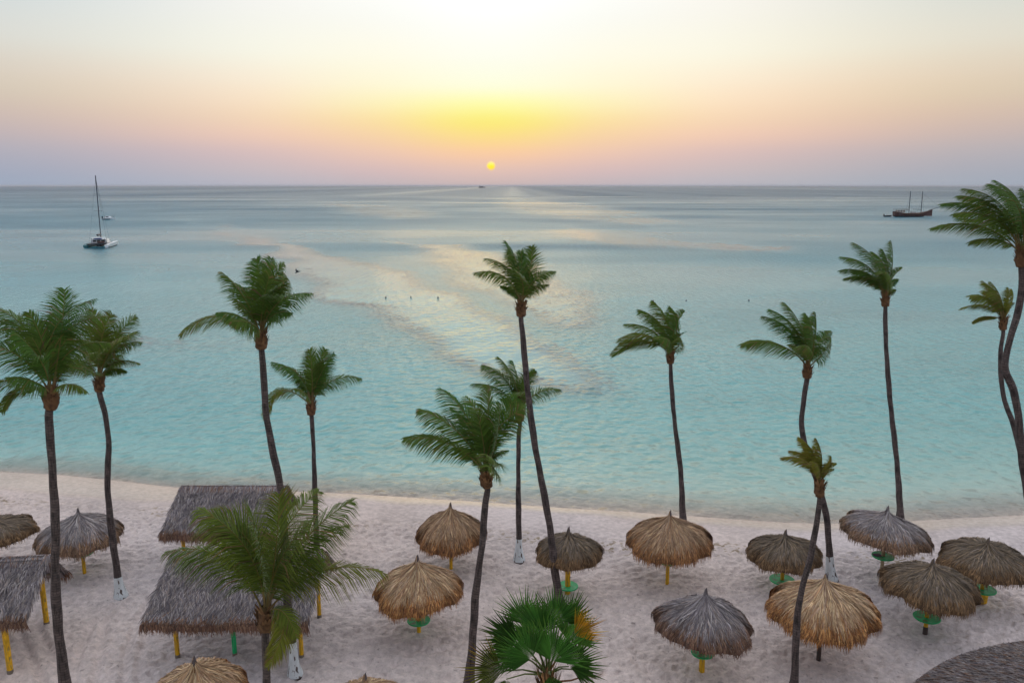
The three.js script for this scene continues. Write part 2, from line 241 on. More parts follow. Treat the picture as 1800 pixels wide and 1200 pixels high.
const bedMap = dataTex(1024, 1024, (i, j, o) => {
  const u = i / 1024, v = j / 1024;
  const per = (f, s) => { const x = u * f, y = v * f; const xi = Math.floor(x), yi = Math.floor(y), fx = x - xi, fy = y - yi, a = fx * fx * (3 - 2 * fx), b = fy * fy * (3 - 2 * fy), h = (p, q) => hash2((xi + p) % f, (yi + q) % f, s); return lerp(lerp(h(0, 0), h(1, 0), a), lerp(h(0, 1), h(1, 1), a), b); };
  const n = 0.5 * per(6, 41) + 0.3 * per(16, 42) + 0.2 * per(60, 43), k = 0.955 + 0.14 * (n - 0.5) + 0.06 * (hash2(i, j, 44) - 0.5);
  o[0] = 241 * k; o[1] = 234 * k; o[2] = 219 * k;
}, true);
bedMap.repeat.set(1 / 140, 1 / 90);
{
  const side = outward(38, 1.2, 1.12, 40000), xs = [...side.map((v) => -v).reverse(), ...steps(-38, 38, 1.0), ...side];
  const zs = [...outward(50, 0.8, 1.1, 40000).map((v) => -v).reverse(), ...steps(-50, -10, 0.8), ...outward(-10, 1, 1.15, 400)];
  const covered = (x, z) => sstep(0, 1.5, FX - Math.abs(x)) * sstep(0, 2.5, z - FZ1) * sstep(0, 1, FZ0 - z);
  structure('seabed', gridGeo(xs, zs, (x, z) => terrain(x, z) - 0.3 * covered(x, z)), new THREE.MeshStandardMaterial({ map: bedMap, roughness: 0.95 }), 'pale sand sloping away under the sea', 'seabed');
}
{
  // ripples: many small wave trains that repeat over the tile, running with the wind
  const N = 1024, L = 38, R = rng(77), trains = [];
  for (let k = 0; k < 70; k++) {
    const lam = 0.27 * Math.pow(2.1 / 0.27, Math.pow(R(), 1.1)), a = (200 + (R() + R() + R() - 1.5) * 95) * D2R;
    const kx = Math.round(L / lam * Math.cos(a)), ky = Math.round(L / lam * Math.sin(a)); if (!kx && !ky) continue;
    trains.push([kx, ky, R() * 7, (0.02 + 0.014 * R()) * (lam < 0.6 ? 0.8 : 1.15)]);
  }
  const sx = new Float32Array(N * N), sy = new Float32Array(N * N), TAB = 4096, cosT = Float32Array.from({ length: TAB }, (_, i) => Math.cos(i / TAB * Math.PI * 2));
  for (const [kx, ky, ph, st] of trains) {
    const m = Math.hypot(kx, ky), ax = st * kx / m, ay = st * ky / m, p0 = ph / (Math.PI * 2) * TAB;
    for (let y = 0; y < N; y++) for (let x = 0; x < N; x++) { const c = cosT[((kx * x + ky * y) * (TAB / N) + p0) & (TAB - 1)], o = y * N + x; sx[o] += ax * c; sy[o] += ay * c; }
  }
  const ripples = dataTex(N, N, (x, y, o) => { const a = -sx[y * N + x], b = -sy[y * N + x], l = 1 / Math.hypot(a, b, 1); o[0] = 127.5 + 127.5 * a * l; o[1] = 127.5 + 127.5 * b * l; o[2] = 127.5 + 127.5 * l; });
  ripples.repeat.set(1 / L, 1 / L);

  // where the breeze roughens the water and where it lies in smooth slicks
  const M = 1280, X0 = -640, Z0 = -1310, WX = 1280, WZ = 1280;
  const inside = (x, z, p) => { let c = false; for (let i = 0, j = p.length - 1; i < p.length; j = i++) if ((p[i][1] > z) !== (p[j][1] > z) && x < (p[j][0] - p[i][0]) * (z - p[i][1]) / (p[j][1] - p[i][1]) + p[i][0]) c = !c; return c; };
  const boxes = SLICKS.map((p) => [Math.min(...p.map((q) => q[0])) - 30, Math.max(...p.map((q) => q[0])) + 30, Math.min(...p.map((q) => q[1])) - 60, Math.max(...p.map((q) => q[1])) + 30]);
  const KEEP = [1, 0.6, 0.3, 0.35, 0.4, 0.4, 0.35, 0.3, 0];
  const slickAt = (x, z) => {
    const far = sstep(60, 500, -z);
    const wx = x + (fbm(x * 0.06, z * 0.05, 51, 3) - 0.5) * lerp(9, 40, far), wz = z + (fbm(x * 0.07 + 5, z * 0.05, 52, 3) - 0.5) * lerp(12, 60, far);
    let slick = 0;
    SLICKS.forEach((p, k) => {
      const b = boxes[k]; if (wx < b[0] || wx > b[1] || wz < b[2] || wz > b[3]) return;
      const dd = [...p, p[0]], soft = lerp(5, 22, far), d = segDist(wx, wz, dd) * (inside(wx, wz, p) ? 1 : -1);
      if (KEEP[k]) slick = Math.max(slick, KEEP[k] * (1 - 0.6 * sstep(-72, -62, z)) * sstep(-soft * 0.5, soft, d));
    });
    return slick;
  };
  const rough = dataTex(M, M, (i, j, o) => {
    const x = X0 + i / M * WX, z = Z0 + j / M * WZ, far = sstep(60, 500, -z), slick = slickAt(x, z);
    const bands = fbm(x * 0.006, z * 0.014, 61, 4), cat = fbm(x * 0.03, z * 0.05, 62, 3);
    let r = lerp(0.26, 0.38, far) + 0.4 * (bands - 0.5) + 0.12 * (cat - 0.5);
    r = lerp(r, 0.07, slick);
    o[0] = o[1] = o[2] = 255 * clamp(r, 0.08, 0.72);
  });
  rough.repeat.set(1 / WX, 1 / WZ); rough.offset.set(-X0 / WX, -Z0 / WZ); rough.wrapS = THREE.MirroredRepeatWrapping; rough.wrapT = THREE.ClampToEdgeWrapping;

  const side = outward(34, 0.5, 1.05, 40000), xs = [...side.map((v) => -v).reverse(), ...steps(-34, 34, 0.4), ...side];
  const zs = [...outward(92, 0.4, 1.03, 40000).map((v) => -v).reverse(), ...steps(-92, -35, 0.32)];
  const R2 = rng(5), swell = [];
  for (let k = 0; k < 26; k++) { const lam = 1.5 * Math.pow(9, R2()), a = (196 + (R2() + R2() - 1) * 80) * D2R; swell.push([Math.cos(a) * 6.283 / lam, Math.sin(a) * 6.283 / lam, R2() * 7, lam * (lam > 4 ? 0.0013 : 0.0026) * (0.6 + R2() * 0.8), lam]); }
  const gap = (A, i) => Math.abs(A[Math.min(i + 1, A.length - 1)] - A[Math.max(i - 1, 0)]) / 2;
  const seaGeo = gridGeo(xs, zs, (x, z, i, j) => {
    const g = Math.max(gap(xs, i), gap(zs, j)); if (g > 8) return WATER;
    const d = shoreZ(x) - z, calm = sstep(0, 14, d) * 0.85 + 0.15; let h = 0;
    for (const [kx, kz, ph, a, lam] of swell) { const f = sstep(2.2, 4, lam / g); if (f > 0) h += f * a * Math.sin(kx * x + kz * z + ph); }
    h *= calm;
    const lip = d - 1.2 - 0.8 * (vnoise(x * 0.25, 2, 71) - 0.5); // a low wavelet about to run up the sand
    h += 0.09 * Math.exp(-lip * lip / 0.22) * sstep(-9, -15, x) + 0.035 * Math.exp(-((lip - 0.9) ** 2) / 0.2) * sstep(-14, -6, x);
    return WATER + h;
  });
  // calm water inside the slicks takes shallower ripples; the two kinds mingle along the edges
  const calmIdx = [], windIdx = [], ix = seaGeo.index.array, nx = xs.length;
  for (let j = 0; j + 1 < zs.length; j++) for (let i = 0; i + 1 < nx; i++) {
    const e = (j * (nx - 1) + i) * 6, x = (xs[i] + xs[i + 1]) / 2, z = (zs[j] + zs[j + 1]) / 2;
    const calm = Math.abs(x) < 420 && z > -900 && slickAt(x, z) > 0.12 + 0.6 * hash2(i, j, 90), to = calm ? calmIdx : windIdx;
    for (let q = 0; q < 6; q++) to.push(ix[e + q]);
  }
  seaGeo.setIndex(new THREE.BufferAttribute(Uint32Array.from(windIdx.concat(calmIdx)), 1));
  seaGeo.addGroup(0, windIdx.length, 0); seaGeo.addGroup(windIdx.length, calmIdx.length, 1);
  const seaMat = new THREE.MeshPhysicalMaterial({ color: 0xffffff, transmission: 1, thickness: 2, ior: 1.333, roughness: 1, roughnessMap: rough, normalMap: ripples, attenuationColor: new THREE.Color().setRGB(0.715, 0.925, 0.955), attenuationDistance: 1 });
  const calmMat = seaMat.clone(); calmMat.normalScale.set(0.45, 0.45);
  structure('sea', seaGeo, [seaMat, calmMat], 'shallow turquoise sea reaching to the horizon', 'sea');
}

// ------------------------------------------------------------------ the hotel that the picture is taken from, behind the camera: it keeps half the sky off the near sand
{
  const t = thing('hotel_building', 'tall cream hotel block with balcony slabs standing behind the beach', 'building', 0, 0, 12);
  const wall = std(0.7, 0.62, 0.52, 0.9), slab = std(0.7, 0.66, 0.6, 0.85), pane = std(0.05, 0.07, 0.08, 0.12);
  const g = new THREE.BoxGeometry(70, 27, 14); g.translate(0, 13.5, 7); part('wall', g, wall, t);
  const sg = new THREE.BoxGeometry(68, 0.25, 1.7), pg = new THREE.BoxGeometry(68, 2.2, 0.06);
  for (let f = 1; f < 8; f++) {
    const s = part('balcony_slab', sg, slab, t); s.position.set(0, f * 3.05, -0.853);
    const w = part('window_band', pg, pane, t); w.position.set(0, f * 3.05 + 1.25, -0.033);
  }
}

// ------------------------------------------------------------------ thatch
const straw = new THREE.MeshStandardMaterial({ vertexColors: true, roughness: 0.95 });
const pal = (...a) => a.map((c) => c.map(lin8));
const THATCH = {
  golden: { top: pal([190, 158, 122], [168, 132, 100], [205, 178, 142], [150, 118, 92], [178, 150, 128]), edge: pal([172, 118, 70], [140, 92, 58], [190, 140, 88], [112, 76, 52]) },
  amber: { top: pal([172, 138, 106], [150, 116, 88], [186, 156, 122], [128, 100, 80], [160, 134, 112]), edge: pal([150, 102, 64], [124, 84, 54], [168, 122, 78], [98, 68, 48]) },
  grey: { top: pal([146, 138, 140], [126, 118, 122], [166, 158, 156], [108, 100, 104], [150, 134, 128]), edge: pal([138, 106, 82], [116, 88, 70], [154, 126, 102], [96, 76, 64]) },
  slate: { top: pal([138, 130, 133], [118, 110, 115], [162, 153, 152], [98, 91, 97], [144, 130, 125]), edge: pal([128, 94, 76], [106, 78, 66], [142, 112, 92], [90, 70, 62]) },
  brown: { top: pal([116, 100, 84], [98, 86, 74], [134, 114, 92], [84, 74, 64], [122, 108, 98]), edge: pal([122, 94, 66], [100, 76, 54], [138, 108, 78], [82, 64, 48]) },
};
const pick = (R, A, k = 0.16) => { const c = A[Math.floor(R() * A.length)], m = 1 + (R() - 0.5) * 2 * k; return [c[0] * m, c[1] * m, c[2] * m]; };
const worn = (r, g, b, seed) => dataTex(128, 256, (i, j, o) => {       // sun-bleached paint with scuffs and bare patches
  const n = fbm(i * 0.05, j * 0.03, seed, 3), scuff = sstep(0.7, 0.82, vnoise(i * 0.16, j * 0.05, seed + 3)) * 0.55, sand = sstep(0.62, 0.8, fbm(i * 0.09, j * 0.09, seed + 5, 2)) * 0.3, k = 0.9 + 0.36 * (n - 0.5);
  [r, g, b].forEach((c, q) => { o[q] = lerp(lerp(c * k, [122, 104, 84][q], scuff), [196, 182, 166][q], sand); });
}, true);
const yellowPaint = new THREE.MeshStandardMaterial({ map: worn(240, 184, 22, 81), roughness: 0.6 }), greenPaint = new THREE.MeshStandardMaterial({ map: worn(26, 204, 122, 91), roughness: 0.5 }), darkWood = std(0.07, 0.055, 0.05, 0.9), greyWood = std(0.2, 0.17, 0.14, 0.9), tieMat = std(0.09, 0.08, 0.085, 0.95);
const rawWood = std(0.34, 0.26, 0.17, 0.8);

function roundThatch(R, apex, eave, kind, seed, count, shape = 1.35, skew = [0, 0]) {
  // layered palm straw over a low cone; skew lowers one side of a roof that the wind has pushed over
  const A = new Acc(), rnd = rng(seed), P = THATCH[kind], ph = rnd() * 9;
  const wob = (a) => 1 + 0.06 * Math.sin(a * 2 + ph * 1.7) * 0.6 + 0.045 * Math.sin(a * 3 + ph) + 0.035 * Math.sin(a * 7 + ph * 2) + 0.03 * Math.sin(a * 13 + ph * 3);
  const H = (q, a) => eave + 0.3 + (apex - 0.42 - eave - 0.3) * (1 - Math.pow(q, shape)) + 0.34 * Math.exp(-q / 0.075) - 0.2 * Math.pow(q, 9) + 0.2 * Math.pow(q, 4) * (vnoise(Math.cos(a) * 2.2 + seed, Math.sin(a) * 2.2, seed) - 0.5) + q * R * (skew[0] * Math.cos(a) + skew[1] * Math.sin(a));
  const at = (q, a, up = 0) => { const r = q * R * wob(a); return [Math.cos(a) * r, H(q, a) + up, Math.sin(a) * r]; };
  const NA = 40, NR = 9, base = P.edge[1];   // the matted under-layer
  for (const under of [0, 1]) {
    const rows = [];
    for (let j = 0; j <= NR; j++) { const row = []; for (let i = 0; i < NA; i++) { const q = 0.02 + 0.95 * j / NR, p = at(q, i / NA * 6.2832, under ? -0.12 : -0.015); row.push(A.v(p[0], p[1], p[2], base)); } rows.push(row); }
    for (let j = 0; j < NR; j++) for (let i = 0; i < NA; i++) { const i2 = (i + 1) % NA, a = rows[j][i], b = rows[j][i2], c = rows[j + 1][i2], d = rows[j + 1][i]; if (under) A.i.push(a, b, c, a, c, d); else A.i.push(a, c, b, a, d, c); }
  }
  for (let k = 0; k < count; k++) {
    const low = k / count;                                      // lower layers first, the top ones lie over them
    const fringe = k < count * 0.2;
    const q0 = fringe ? 0.8 + 0.15 * rnd() : Math.pow(rnd(), 0.62) * 0.88, a0 = rnd() * 6.2832;
    const clump = 0.5 * vnoise(a0 * 9, q0 * 5, seed) + 0.5 * vnoise(a0 * 23, q0 * 9, seed + 1);
    const len = (fringe ? 0.24 + 0.1 * rnd() : lerp(0.62, 0.36, Math.min(1, q0 * 1.4)) * (0.7 + 0.6 * rnd())) * R / 1.6, tw = (rnd() - 0.5) * 1.0 + (clump - 0.5) * 1.2;
    const q1 = q0 + len / R * 0.55, q2 = q0 + len / R, a1 = a0 + tw * 0.3 * len / Math.max(0.25, q1 * R), a2 = a0 + tw * 0.7 * len / Math.max(0.25, q2 * R);
    const lift = 0.012 + 0.08 * rnd() * rnd() + 0.08 * clump;
    const p0 = at(q0, a0, lift * 0.4), p1 = at(Math.min(q1, 1.0), a1, lift), over = Math.max(0, q2 - 0.97) * R;
    const p2 = at(Math.min(q2, 0.97 + 0.05 * rnd()), a2, lift * 0.8 + 0.01); p2[1] -= over * (0.7 + 0.3 * rnd()) + 0.02 * rnd(); if (rnd() < 0.06) p2[1] += 0.05 * rnd();
    const w = 0.012 + 0.016 * rnd() + (rnd() < 0.12 ? 0.02 : 0), ca = Math.cos(a0), sa = Math.sin(a0), roll = (rnd() - 0.5) * 0.9;
    const side = [-sa * Math.cos(roll), Math.sin(roll), ca * Math.cos(roll)];
    const tone = 0.5 + 0.95 * clump + (rnd() < 0.08 ? 0.35 : 0), edge = q2 > 0.9 + 0.12 * rnd();
    let c = pick(rnd, edge ? P.edge : P.top).map((v) => v * tone); let c2 = edge || q2 < 0.8 ? c : pick(rnd, rnd() < 0.4 ? P.edge : P.top).map((v) => v * tone);
    if (edge) { const t = pick(rnd, P.top).map((v) => v * tone); c2 = c; c = q0 < 0.75 ? t : c; }
    A.ribbon([p0, p1, p2], [w * 0.7, w, w * 0.25], side, c, c2);
  }
  return { geo: A.geo(), top: H(0, 0) };
}
const umbrellaGroup = 'thatched beach umbrellas';
function umbrella(label, x, z, R, apex, eave, kind, seed, o = {}) {
  const t = thing('thatched_umbrella', label, 'umbrella', x, 0, z, 0, umbrellaGroup);
  const roof = roundThatch(R, apex, eave, kind, seed, Math.round((o.count ?? 7000) * (R / 1.6) ** 2), o.shape, o.skew);
  part('thatch', roof.geo, straw, t, { kind: 'stuff' });
  const rnd = rng(seed + 500), F = new Acc(), top = roof.top - 0.14;
  F.tube([V(0, top - 0.16, 0), V(0.004, top + 0.02, 0), V(0.012, top + 0.14, 0.005), V(0.03, top + 0.3, 0.01)], [0.11, 0.075, 0.055, 0.008], 8, lin3(92, 82, 84));
  for (let k = 0; k < 40; k++) { const a = rnd() * 6.28, r = 0.05 + 0.06 * rnd(); F.ribbon([[Math.cos(a) * 0.03, top + 0.18 + 0.08 * rnd(), Math.sin(a) * 0.03], [Math.cos(a) * r, top, Math.sin(a) * r], [Math.cos(a) * r * 2.2, top - 0.2, Math.sin(a) * r * 2.2]], [0.01, 0.02, 0.008], [-Math.sin(a), 0, Math.cos(a)], pick(rnd, THATCH[kind].top)); }
  part('finial', F.geo(), straw, t);
  const lean = o.lean ?? 0, postR = o.postR ?? 0.075;
  const pg = new THREE.CylinderGeometry(postR * 0.92, postR, apex - 0.5 + 0.35, 14); pg.translate(0, (apex - 0.5 - 0.35) / 2, 0);
  const post = part('post', pg, o.post ?? yellowPaint, t);
  if (o.sleeve) { const sg = new THREE.CylinderGeometry(postR + 0.008, postR + 0.012, 0.3, 14); sg.translate(0, 0.08, 0); part('post_base', sg, darkWood, post); }
  if (o.table !== false) {
    const h = o.tableH ?? 0.62, r = o.tableR ?? 0.44;
    const tg = new THREE.LatheGeometry([[0.08, h - 0.012], [r - 0.03, h - 0.006], [r - 0.012, h + 0.004], [r, h - 0.004], [r + 0.003, h - 0.03], [r - 0.01, h - 0.05], [r - 0.06, h - 0.052], [0.08, h - 0.06]].map((p) => new THREE.Vector2(...p)), 36);
    const table = part('table_top', tg, greenPaint, t);
    const cg = new THREE.CylinderGeometry(0.13, 0.1, 0.09, 16); cg.translate(0, h - 0.108, 0); part('collar', cg, greenPaint, table);
    if (o.stain) { const wg = new THREE.CircleGeometry(0.2, 20); wg.rotateX(-Math.PI / 2); wg.scale(1, 1, 0.8); wg.translate(-0.22, h + 0.002, -0.05); part('dark_cloth', wg, std(0.09, 0.06, 0.1, 0.9), table); }
  }
  if (o.box) { const bg = new THREE.CylinderGeometry(0.25, 0.22, 0.42, 18); bg.translate(0, 0.2, 0); part('base_bucket', bg, yellowPaint, t); }
  return t;
}
function lin3(r, g, b) { return [lin8(r), lin8(g), lin8(b)]; }

umbrella('dark brown thatched umbrella standing by the shore beyond the grey umbrella and full-crowned palm', -21.5, -30.9, 1.56, 2.7, 1.75, 'brown', 101, { table: false });
umbrella('grey domed thatched umbrella on a yellow post between the two trunks beside the yellow-post pavilion', -18.05, -31.1, 1.68, 2.82, 1.42, 'grey', 102, { tableH: 0.9, shape: 1.6 });
umbrella('brownish golden thatched umbrella crossed by the short wavy trunk', -2.6, -31.5, 1.55, 2.9, 1.25, 'amber', 103, { tableH: 0.72, tableR: 0.36, shape: 1.5 });
umbrella('golden thatched umbrella touched by a long palm frond, green table low beneath it', -3.4, -26.5, 1.58, 2.98, 1.4, 'golden', 104, { tableH: 0.5, tableR: 0.42, shape: 1.45 });
umbrella('small dark thatched umbrella behind the leaning trunk, wide green table on yellow post', 2.23, -29.4, 1.3, 2.75, 1.55, 'brown', 105, { tableH: 0.3, tableR: 0.42, shape: 1.6, postR: 0.11 });
umbrella('wide golden thatched umbrella in front of a windswept palm at the waterline', 6.4, -30.3, 1.78, 3.05, 1.55, 'amber', 106, { tableH: 0.9, tableR: 0.36, shape: 1.5 });
umbrella('tattered dark umbrella leaning over a green table beside the white-based windswept palm', 10.95, -29.8, 1.45, 2.45, 1.25, 'brown', 107, { tableH: 0.36, tableR: 0.5, skew: [0.02, 0], shape: 1.7 });
umbrella('blue-grey thatched umbrella with a notch in its brown fringe, alone on open sand', 6.37, -24.1, 1.58, 2.98, 1.5, 'slate', 108, { tableH: 0.72, tableR: 0.38, shape: 1.45, postR: 0.1 });
umbrella('largest golden umbrella with straw-pale top and bare dark post', 10.6, -24.9, 1.8, 3.08, 1.55, 'golden', 109, { table: false, post: darkWood, shape: 1.5, count: 8000 });
umbrella('tilted grey thatched umbrella on a bare wood post with a dark cloth on its table', 15.4, -30.7, 1.76, 3.08, 1.78, 'grey', 110, { tableH: 0.95, tableR: 0.44, skew: [-0.13, 0], shape: 1.3, post: rawWood, stain: true });
umbrella('ragged brown umbrella with green table on a yellow post with a dark foot', 15.1, -26.5, 1.68, 2.85, 1.62, 'brown', 111, { tableH: 0.62, tableR: 0.46, skew: [-0.04, 0], shape: 1.7, sleeve: true });
umbrella('wide dark brown umbrella with green table above a yellow bucket base', 18.4, -28.7, 1.74, 2.62, 1.52, 'brown', 112, { tableH: 0.55, tableR: 0.5, shape: 1.8, box: true });
umbrella('straw-coloured umbrella close in front of the pavilion with yellow and green posts', -8.95, -20.25, 1.5, 2.98, 1.6, 'golden', 113, { shape: 1.5 });
umbrella('straw-coloured umbrella on open sand behind the short palm with big open fronds', -4.0, -19.45, 1.3, 2.98, 1.7, 'golden', 114, { shape: 1.5 });

function pavilion(label, x0, x1, zEave, zRidge, ridge, eave, seed, posts, o = {}) {
  // gabled roof of layered straw, ridge along x
  const cx = (x0 + x1) / 2, t = thing('thatched_pavilion', label, 'pavilion', cx, 0, zRidge, o.turn ?? 0, 'thatched pavilions');
  const hw = (x1 - x0) / 2, run = zEave - zRidge, back = 0.55, rnd = rng(seed), A = new Acc(), P = THATCH[o.kind ?? 'slate'];
  const H = (s, x) => ridge + (eave + 0.18 - ridge) * Math.pow(s, 1.12) + 0.03 * Math.sin(x * 2.1 + seed) * s;
  const base = P.top[1];
  for (const sg of [1, -1]) for (const under of [0, 1]) {
    const rows = [];
    for (let j = 0; j <= 6; j++) { const row = []; for (let i = 0; i <= 14; i++) { const s = j / 6 * 0.97, x = -hw * 0.985 + 2 * hw * 0.985 * i / 14; row.push(A.v(x, H(s, x) - (under ? 0.16 : 0.02), (sg > 0 ? 1 : -back) * s * run, base)); } rows.push(row); }
    for (let j = 0; j < 6; j++) for (let i = 0; i < 14; i++) { const a = rows[j][i], b = rows[j][i + 1], c = rows[j + 1][i + 1], d = rows[j + 1][i]; if ((sg > 0) !== !!under) A.i.push(a, d, c, a, c, b); else A.i.push(a, c, d, a, b, c); }
  }
  const n = o.count ?? 22000;
  for (let k = 0; k < n; k++) {
    const sg = rnd() < 0.62 ? 1 : -1, fringe = rnd() < 0.16, gable = !fringe && rnd() < 0.12;
    const s0 = fringe ? 0.84 + 0.12 * rnd() : Math.pow(rnd(), 0.85) * 0.92, x = gable ? (rnd() < 0.5 ? -1 : 1) * hw * (0.97 + 0.03 * rnd()) : (rnd() * 2 - 1) * hw;
    const clump = 0.5 * vnoise(x * 3 + 50, s0 * 7 + sg * 9, seed) + 0.5 * vnoise(x * 9, s0 * 14 + sg * 9, seed + 2);
    const len = 0.16 + 0.24 * rnd(), s1 = s0 + len * 0.5 / run, s2 = s0 + len / run, dx = (rnd() - 0.5) * 1.1 * len + (clump - 0.5) * 0.6 * len;
    const lift = 0.01 + 0.1 * rnd() * rnd() + 0.04 * clump, over = Math.max(0, s2 - 0.97) * run, gd = gable ? 0.16 * rnd() : 0;
    const y = (s, xx) => H(Math.min(s, 1), xx), zs = (s) => (sg > 0 ? s : -back * s) * run;
    const w = 0.015 + 0.02 * rnd(), roll = (rnd() - 0.5) * 1.2;
    const edge = s2 > 0.93 + 0.08 * rnd(), tone = 0.6 + 0.75 * clump, c = pick(rnd, edge ? P.edge : P.top).map((v) => v * tone);
    A.ribbon([[x, y(s0, x) + lift * 0.3, zs(s0)], [x + dx * 0.5, y(s1, x) + lift - gd * 0.4, zs(Math.min(s1, 0.99))], [x + dx, y(s2, x) + lift * 0.9 - over * 1.1 - gd, zs(Math.min(s2, 0.98))]], [w * 0.8, w, w * 0.35], [Math.cos(roll), Math.sin(roll), 0], c);
  }
  part('thatch', A.geo(), straw, t, { kind: 'stuff' });
  const C = new Acc();                                          // the bundle laid along the ridge
  for (let k = 0; k < n * 0.11; k++) {
    const x = (rnd() * 2 - 1) * hw * 1.01, sg = rnd() < 0.5 ? -1 : 1, c = pick(rnd, rnd() < 0.3 ? P.edge : P.top), w = 0.02 + 0.02 * rnd(), j = (rnd() - 0.5) * 0.3, l = 0.22 + 0.2 * rnd();
    C.ribbon([[x, ridge + 0.07 + 0.05 * rnd(), -sg * 0.04], [x + j * 0.4, ridge + 0.05 + 0.04 * rnd(), sg * 0.12], [x + j, H(l / run / (sg < 0 ? back : 1), x) + 0.05, sg * l]], [w, w, w * 0.4], [1, 0, 0], c);
  }
  for (const e of [-1, 1]) for (let k = 0; k < 170; k++) { const c = pick(rnd, P.edge), l = 0.25 + 0.35 * rnd(), z = (rnd() - 0.5) * 0.5; C.ribbon([[e * hw * 0.97, ridge + 0.1 - Math.abs(z) * 0.4, z * 0.6], [e * (hw + 0.1), ridge - 0.02 - Math.abs(z) * 0.4, z], [e * (hw + 0.12 + 0.08 * rnd()), ridge - l - Math.abs(z) * 0.4, z * 1.2]], [0.03, 0.03, 0.01], [0, 0, 1], c); }
  part('ridge_cap', C.geo(), straw, t, { kind: 'stuff' });
  for (const [px, pz, mat, r] of posts) {
    const s = Math.abs(pz - zRidge) / run / (pz < zRidge ? back : 1), h = H(Math.min(s, 1), px - cx) - 0.14, g = new THREE.CylinderGeometry(r ?? 0.075, r ?? 0.08, h + 0.3, 12); g.translate(px - cx, (h - 0.3) / 2, pz - zRidge);
    const p = part('post', g, mat, t);
    const fg = new THREE.CylinderGeometry((r ?? 0.08) + 0.006, (r ?? 0.08) + 0.01, 0.3, 12); fg.translate(px - cx, -0.08, pz - zRidge); part('post_base', fg, greyWood, p);
  }
  for (const s of [-0.72, 0.72]) { const g = new THREE.CylinderGeometry(0.05, 0.05, 2 * hw * 0.94, 8); g.rotateZ(Math.PI / 2); g.translate(0, H(Math.abs(s), 0) - 0.21, s * run * (s < 0 ? back : 1)); part('beam', g, greyWood, t); }
  return t;
}
pavilion('grey thatched pavilion with brown fringe standing nearest the shoreline', -14.45, -9.9, -30.5, -33.0, 3.0, 1.62, 301, [[-14.0, -31.6, yellowPaint], [-13.6, -34.0, yellowPaint], [-11.9, -31.7, greenPaint], [-10.3, -31.7, yellowPaint], [-10.3, -34.0, yellowPaint], [-11.9, -34.0, greenPaint]]);
pavilion('grey thatched pavilion half hidden by the short palm with big open fronds', -12.1, -6.75, -23.7, -26.5, 3.05, 1.62, 302, [[-11.6, -25.0, yellowPaint], [-9.65, -25.1, greenPaint], [-7.3, -25.0, yellowPaint], [-11.6, -27.6, yellowPaint], [-9.65, -27.6, greenPaint], [-7.3, -27.6, yellowPaint]], { count: 27000 });
const edgePav = pavilion('grey thatched pavilion on bright yellow posts with wheel tracks running out beneath', -24.8, -16.4, -23.4, -25.7, 3.05, 1.6, 303, [[-17.1, -23.64, yellowPaint, 0.095], [-17.2, -26.67, yellowPaint, 0.095], [-20.5, -24.1, yellowPaint], [-20.5, -26.7, yellowPaint], [-24, -24.1, yellowPaint], [-24, -26.7, yellowPaint]], { count: 30000, turn: 0.13 });
{ // cables stretched along its roof
  for (const dz of [0, 0.09]) { const g = new THREE.CylinderGeometry(0.012, 0.012, 8.1, 6); g.rotateZ(Math.PI / 2); g.translate(0, 3.14 - dz * 0.5, 0.1 + dz * 1.6); part('roof_cable', g, tieMat, edgePav); }
}
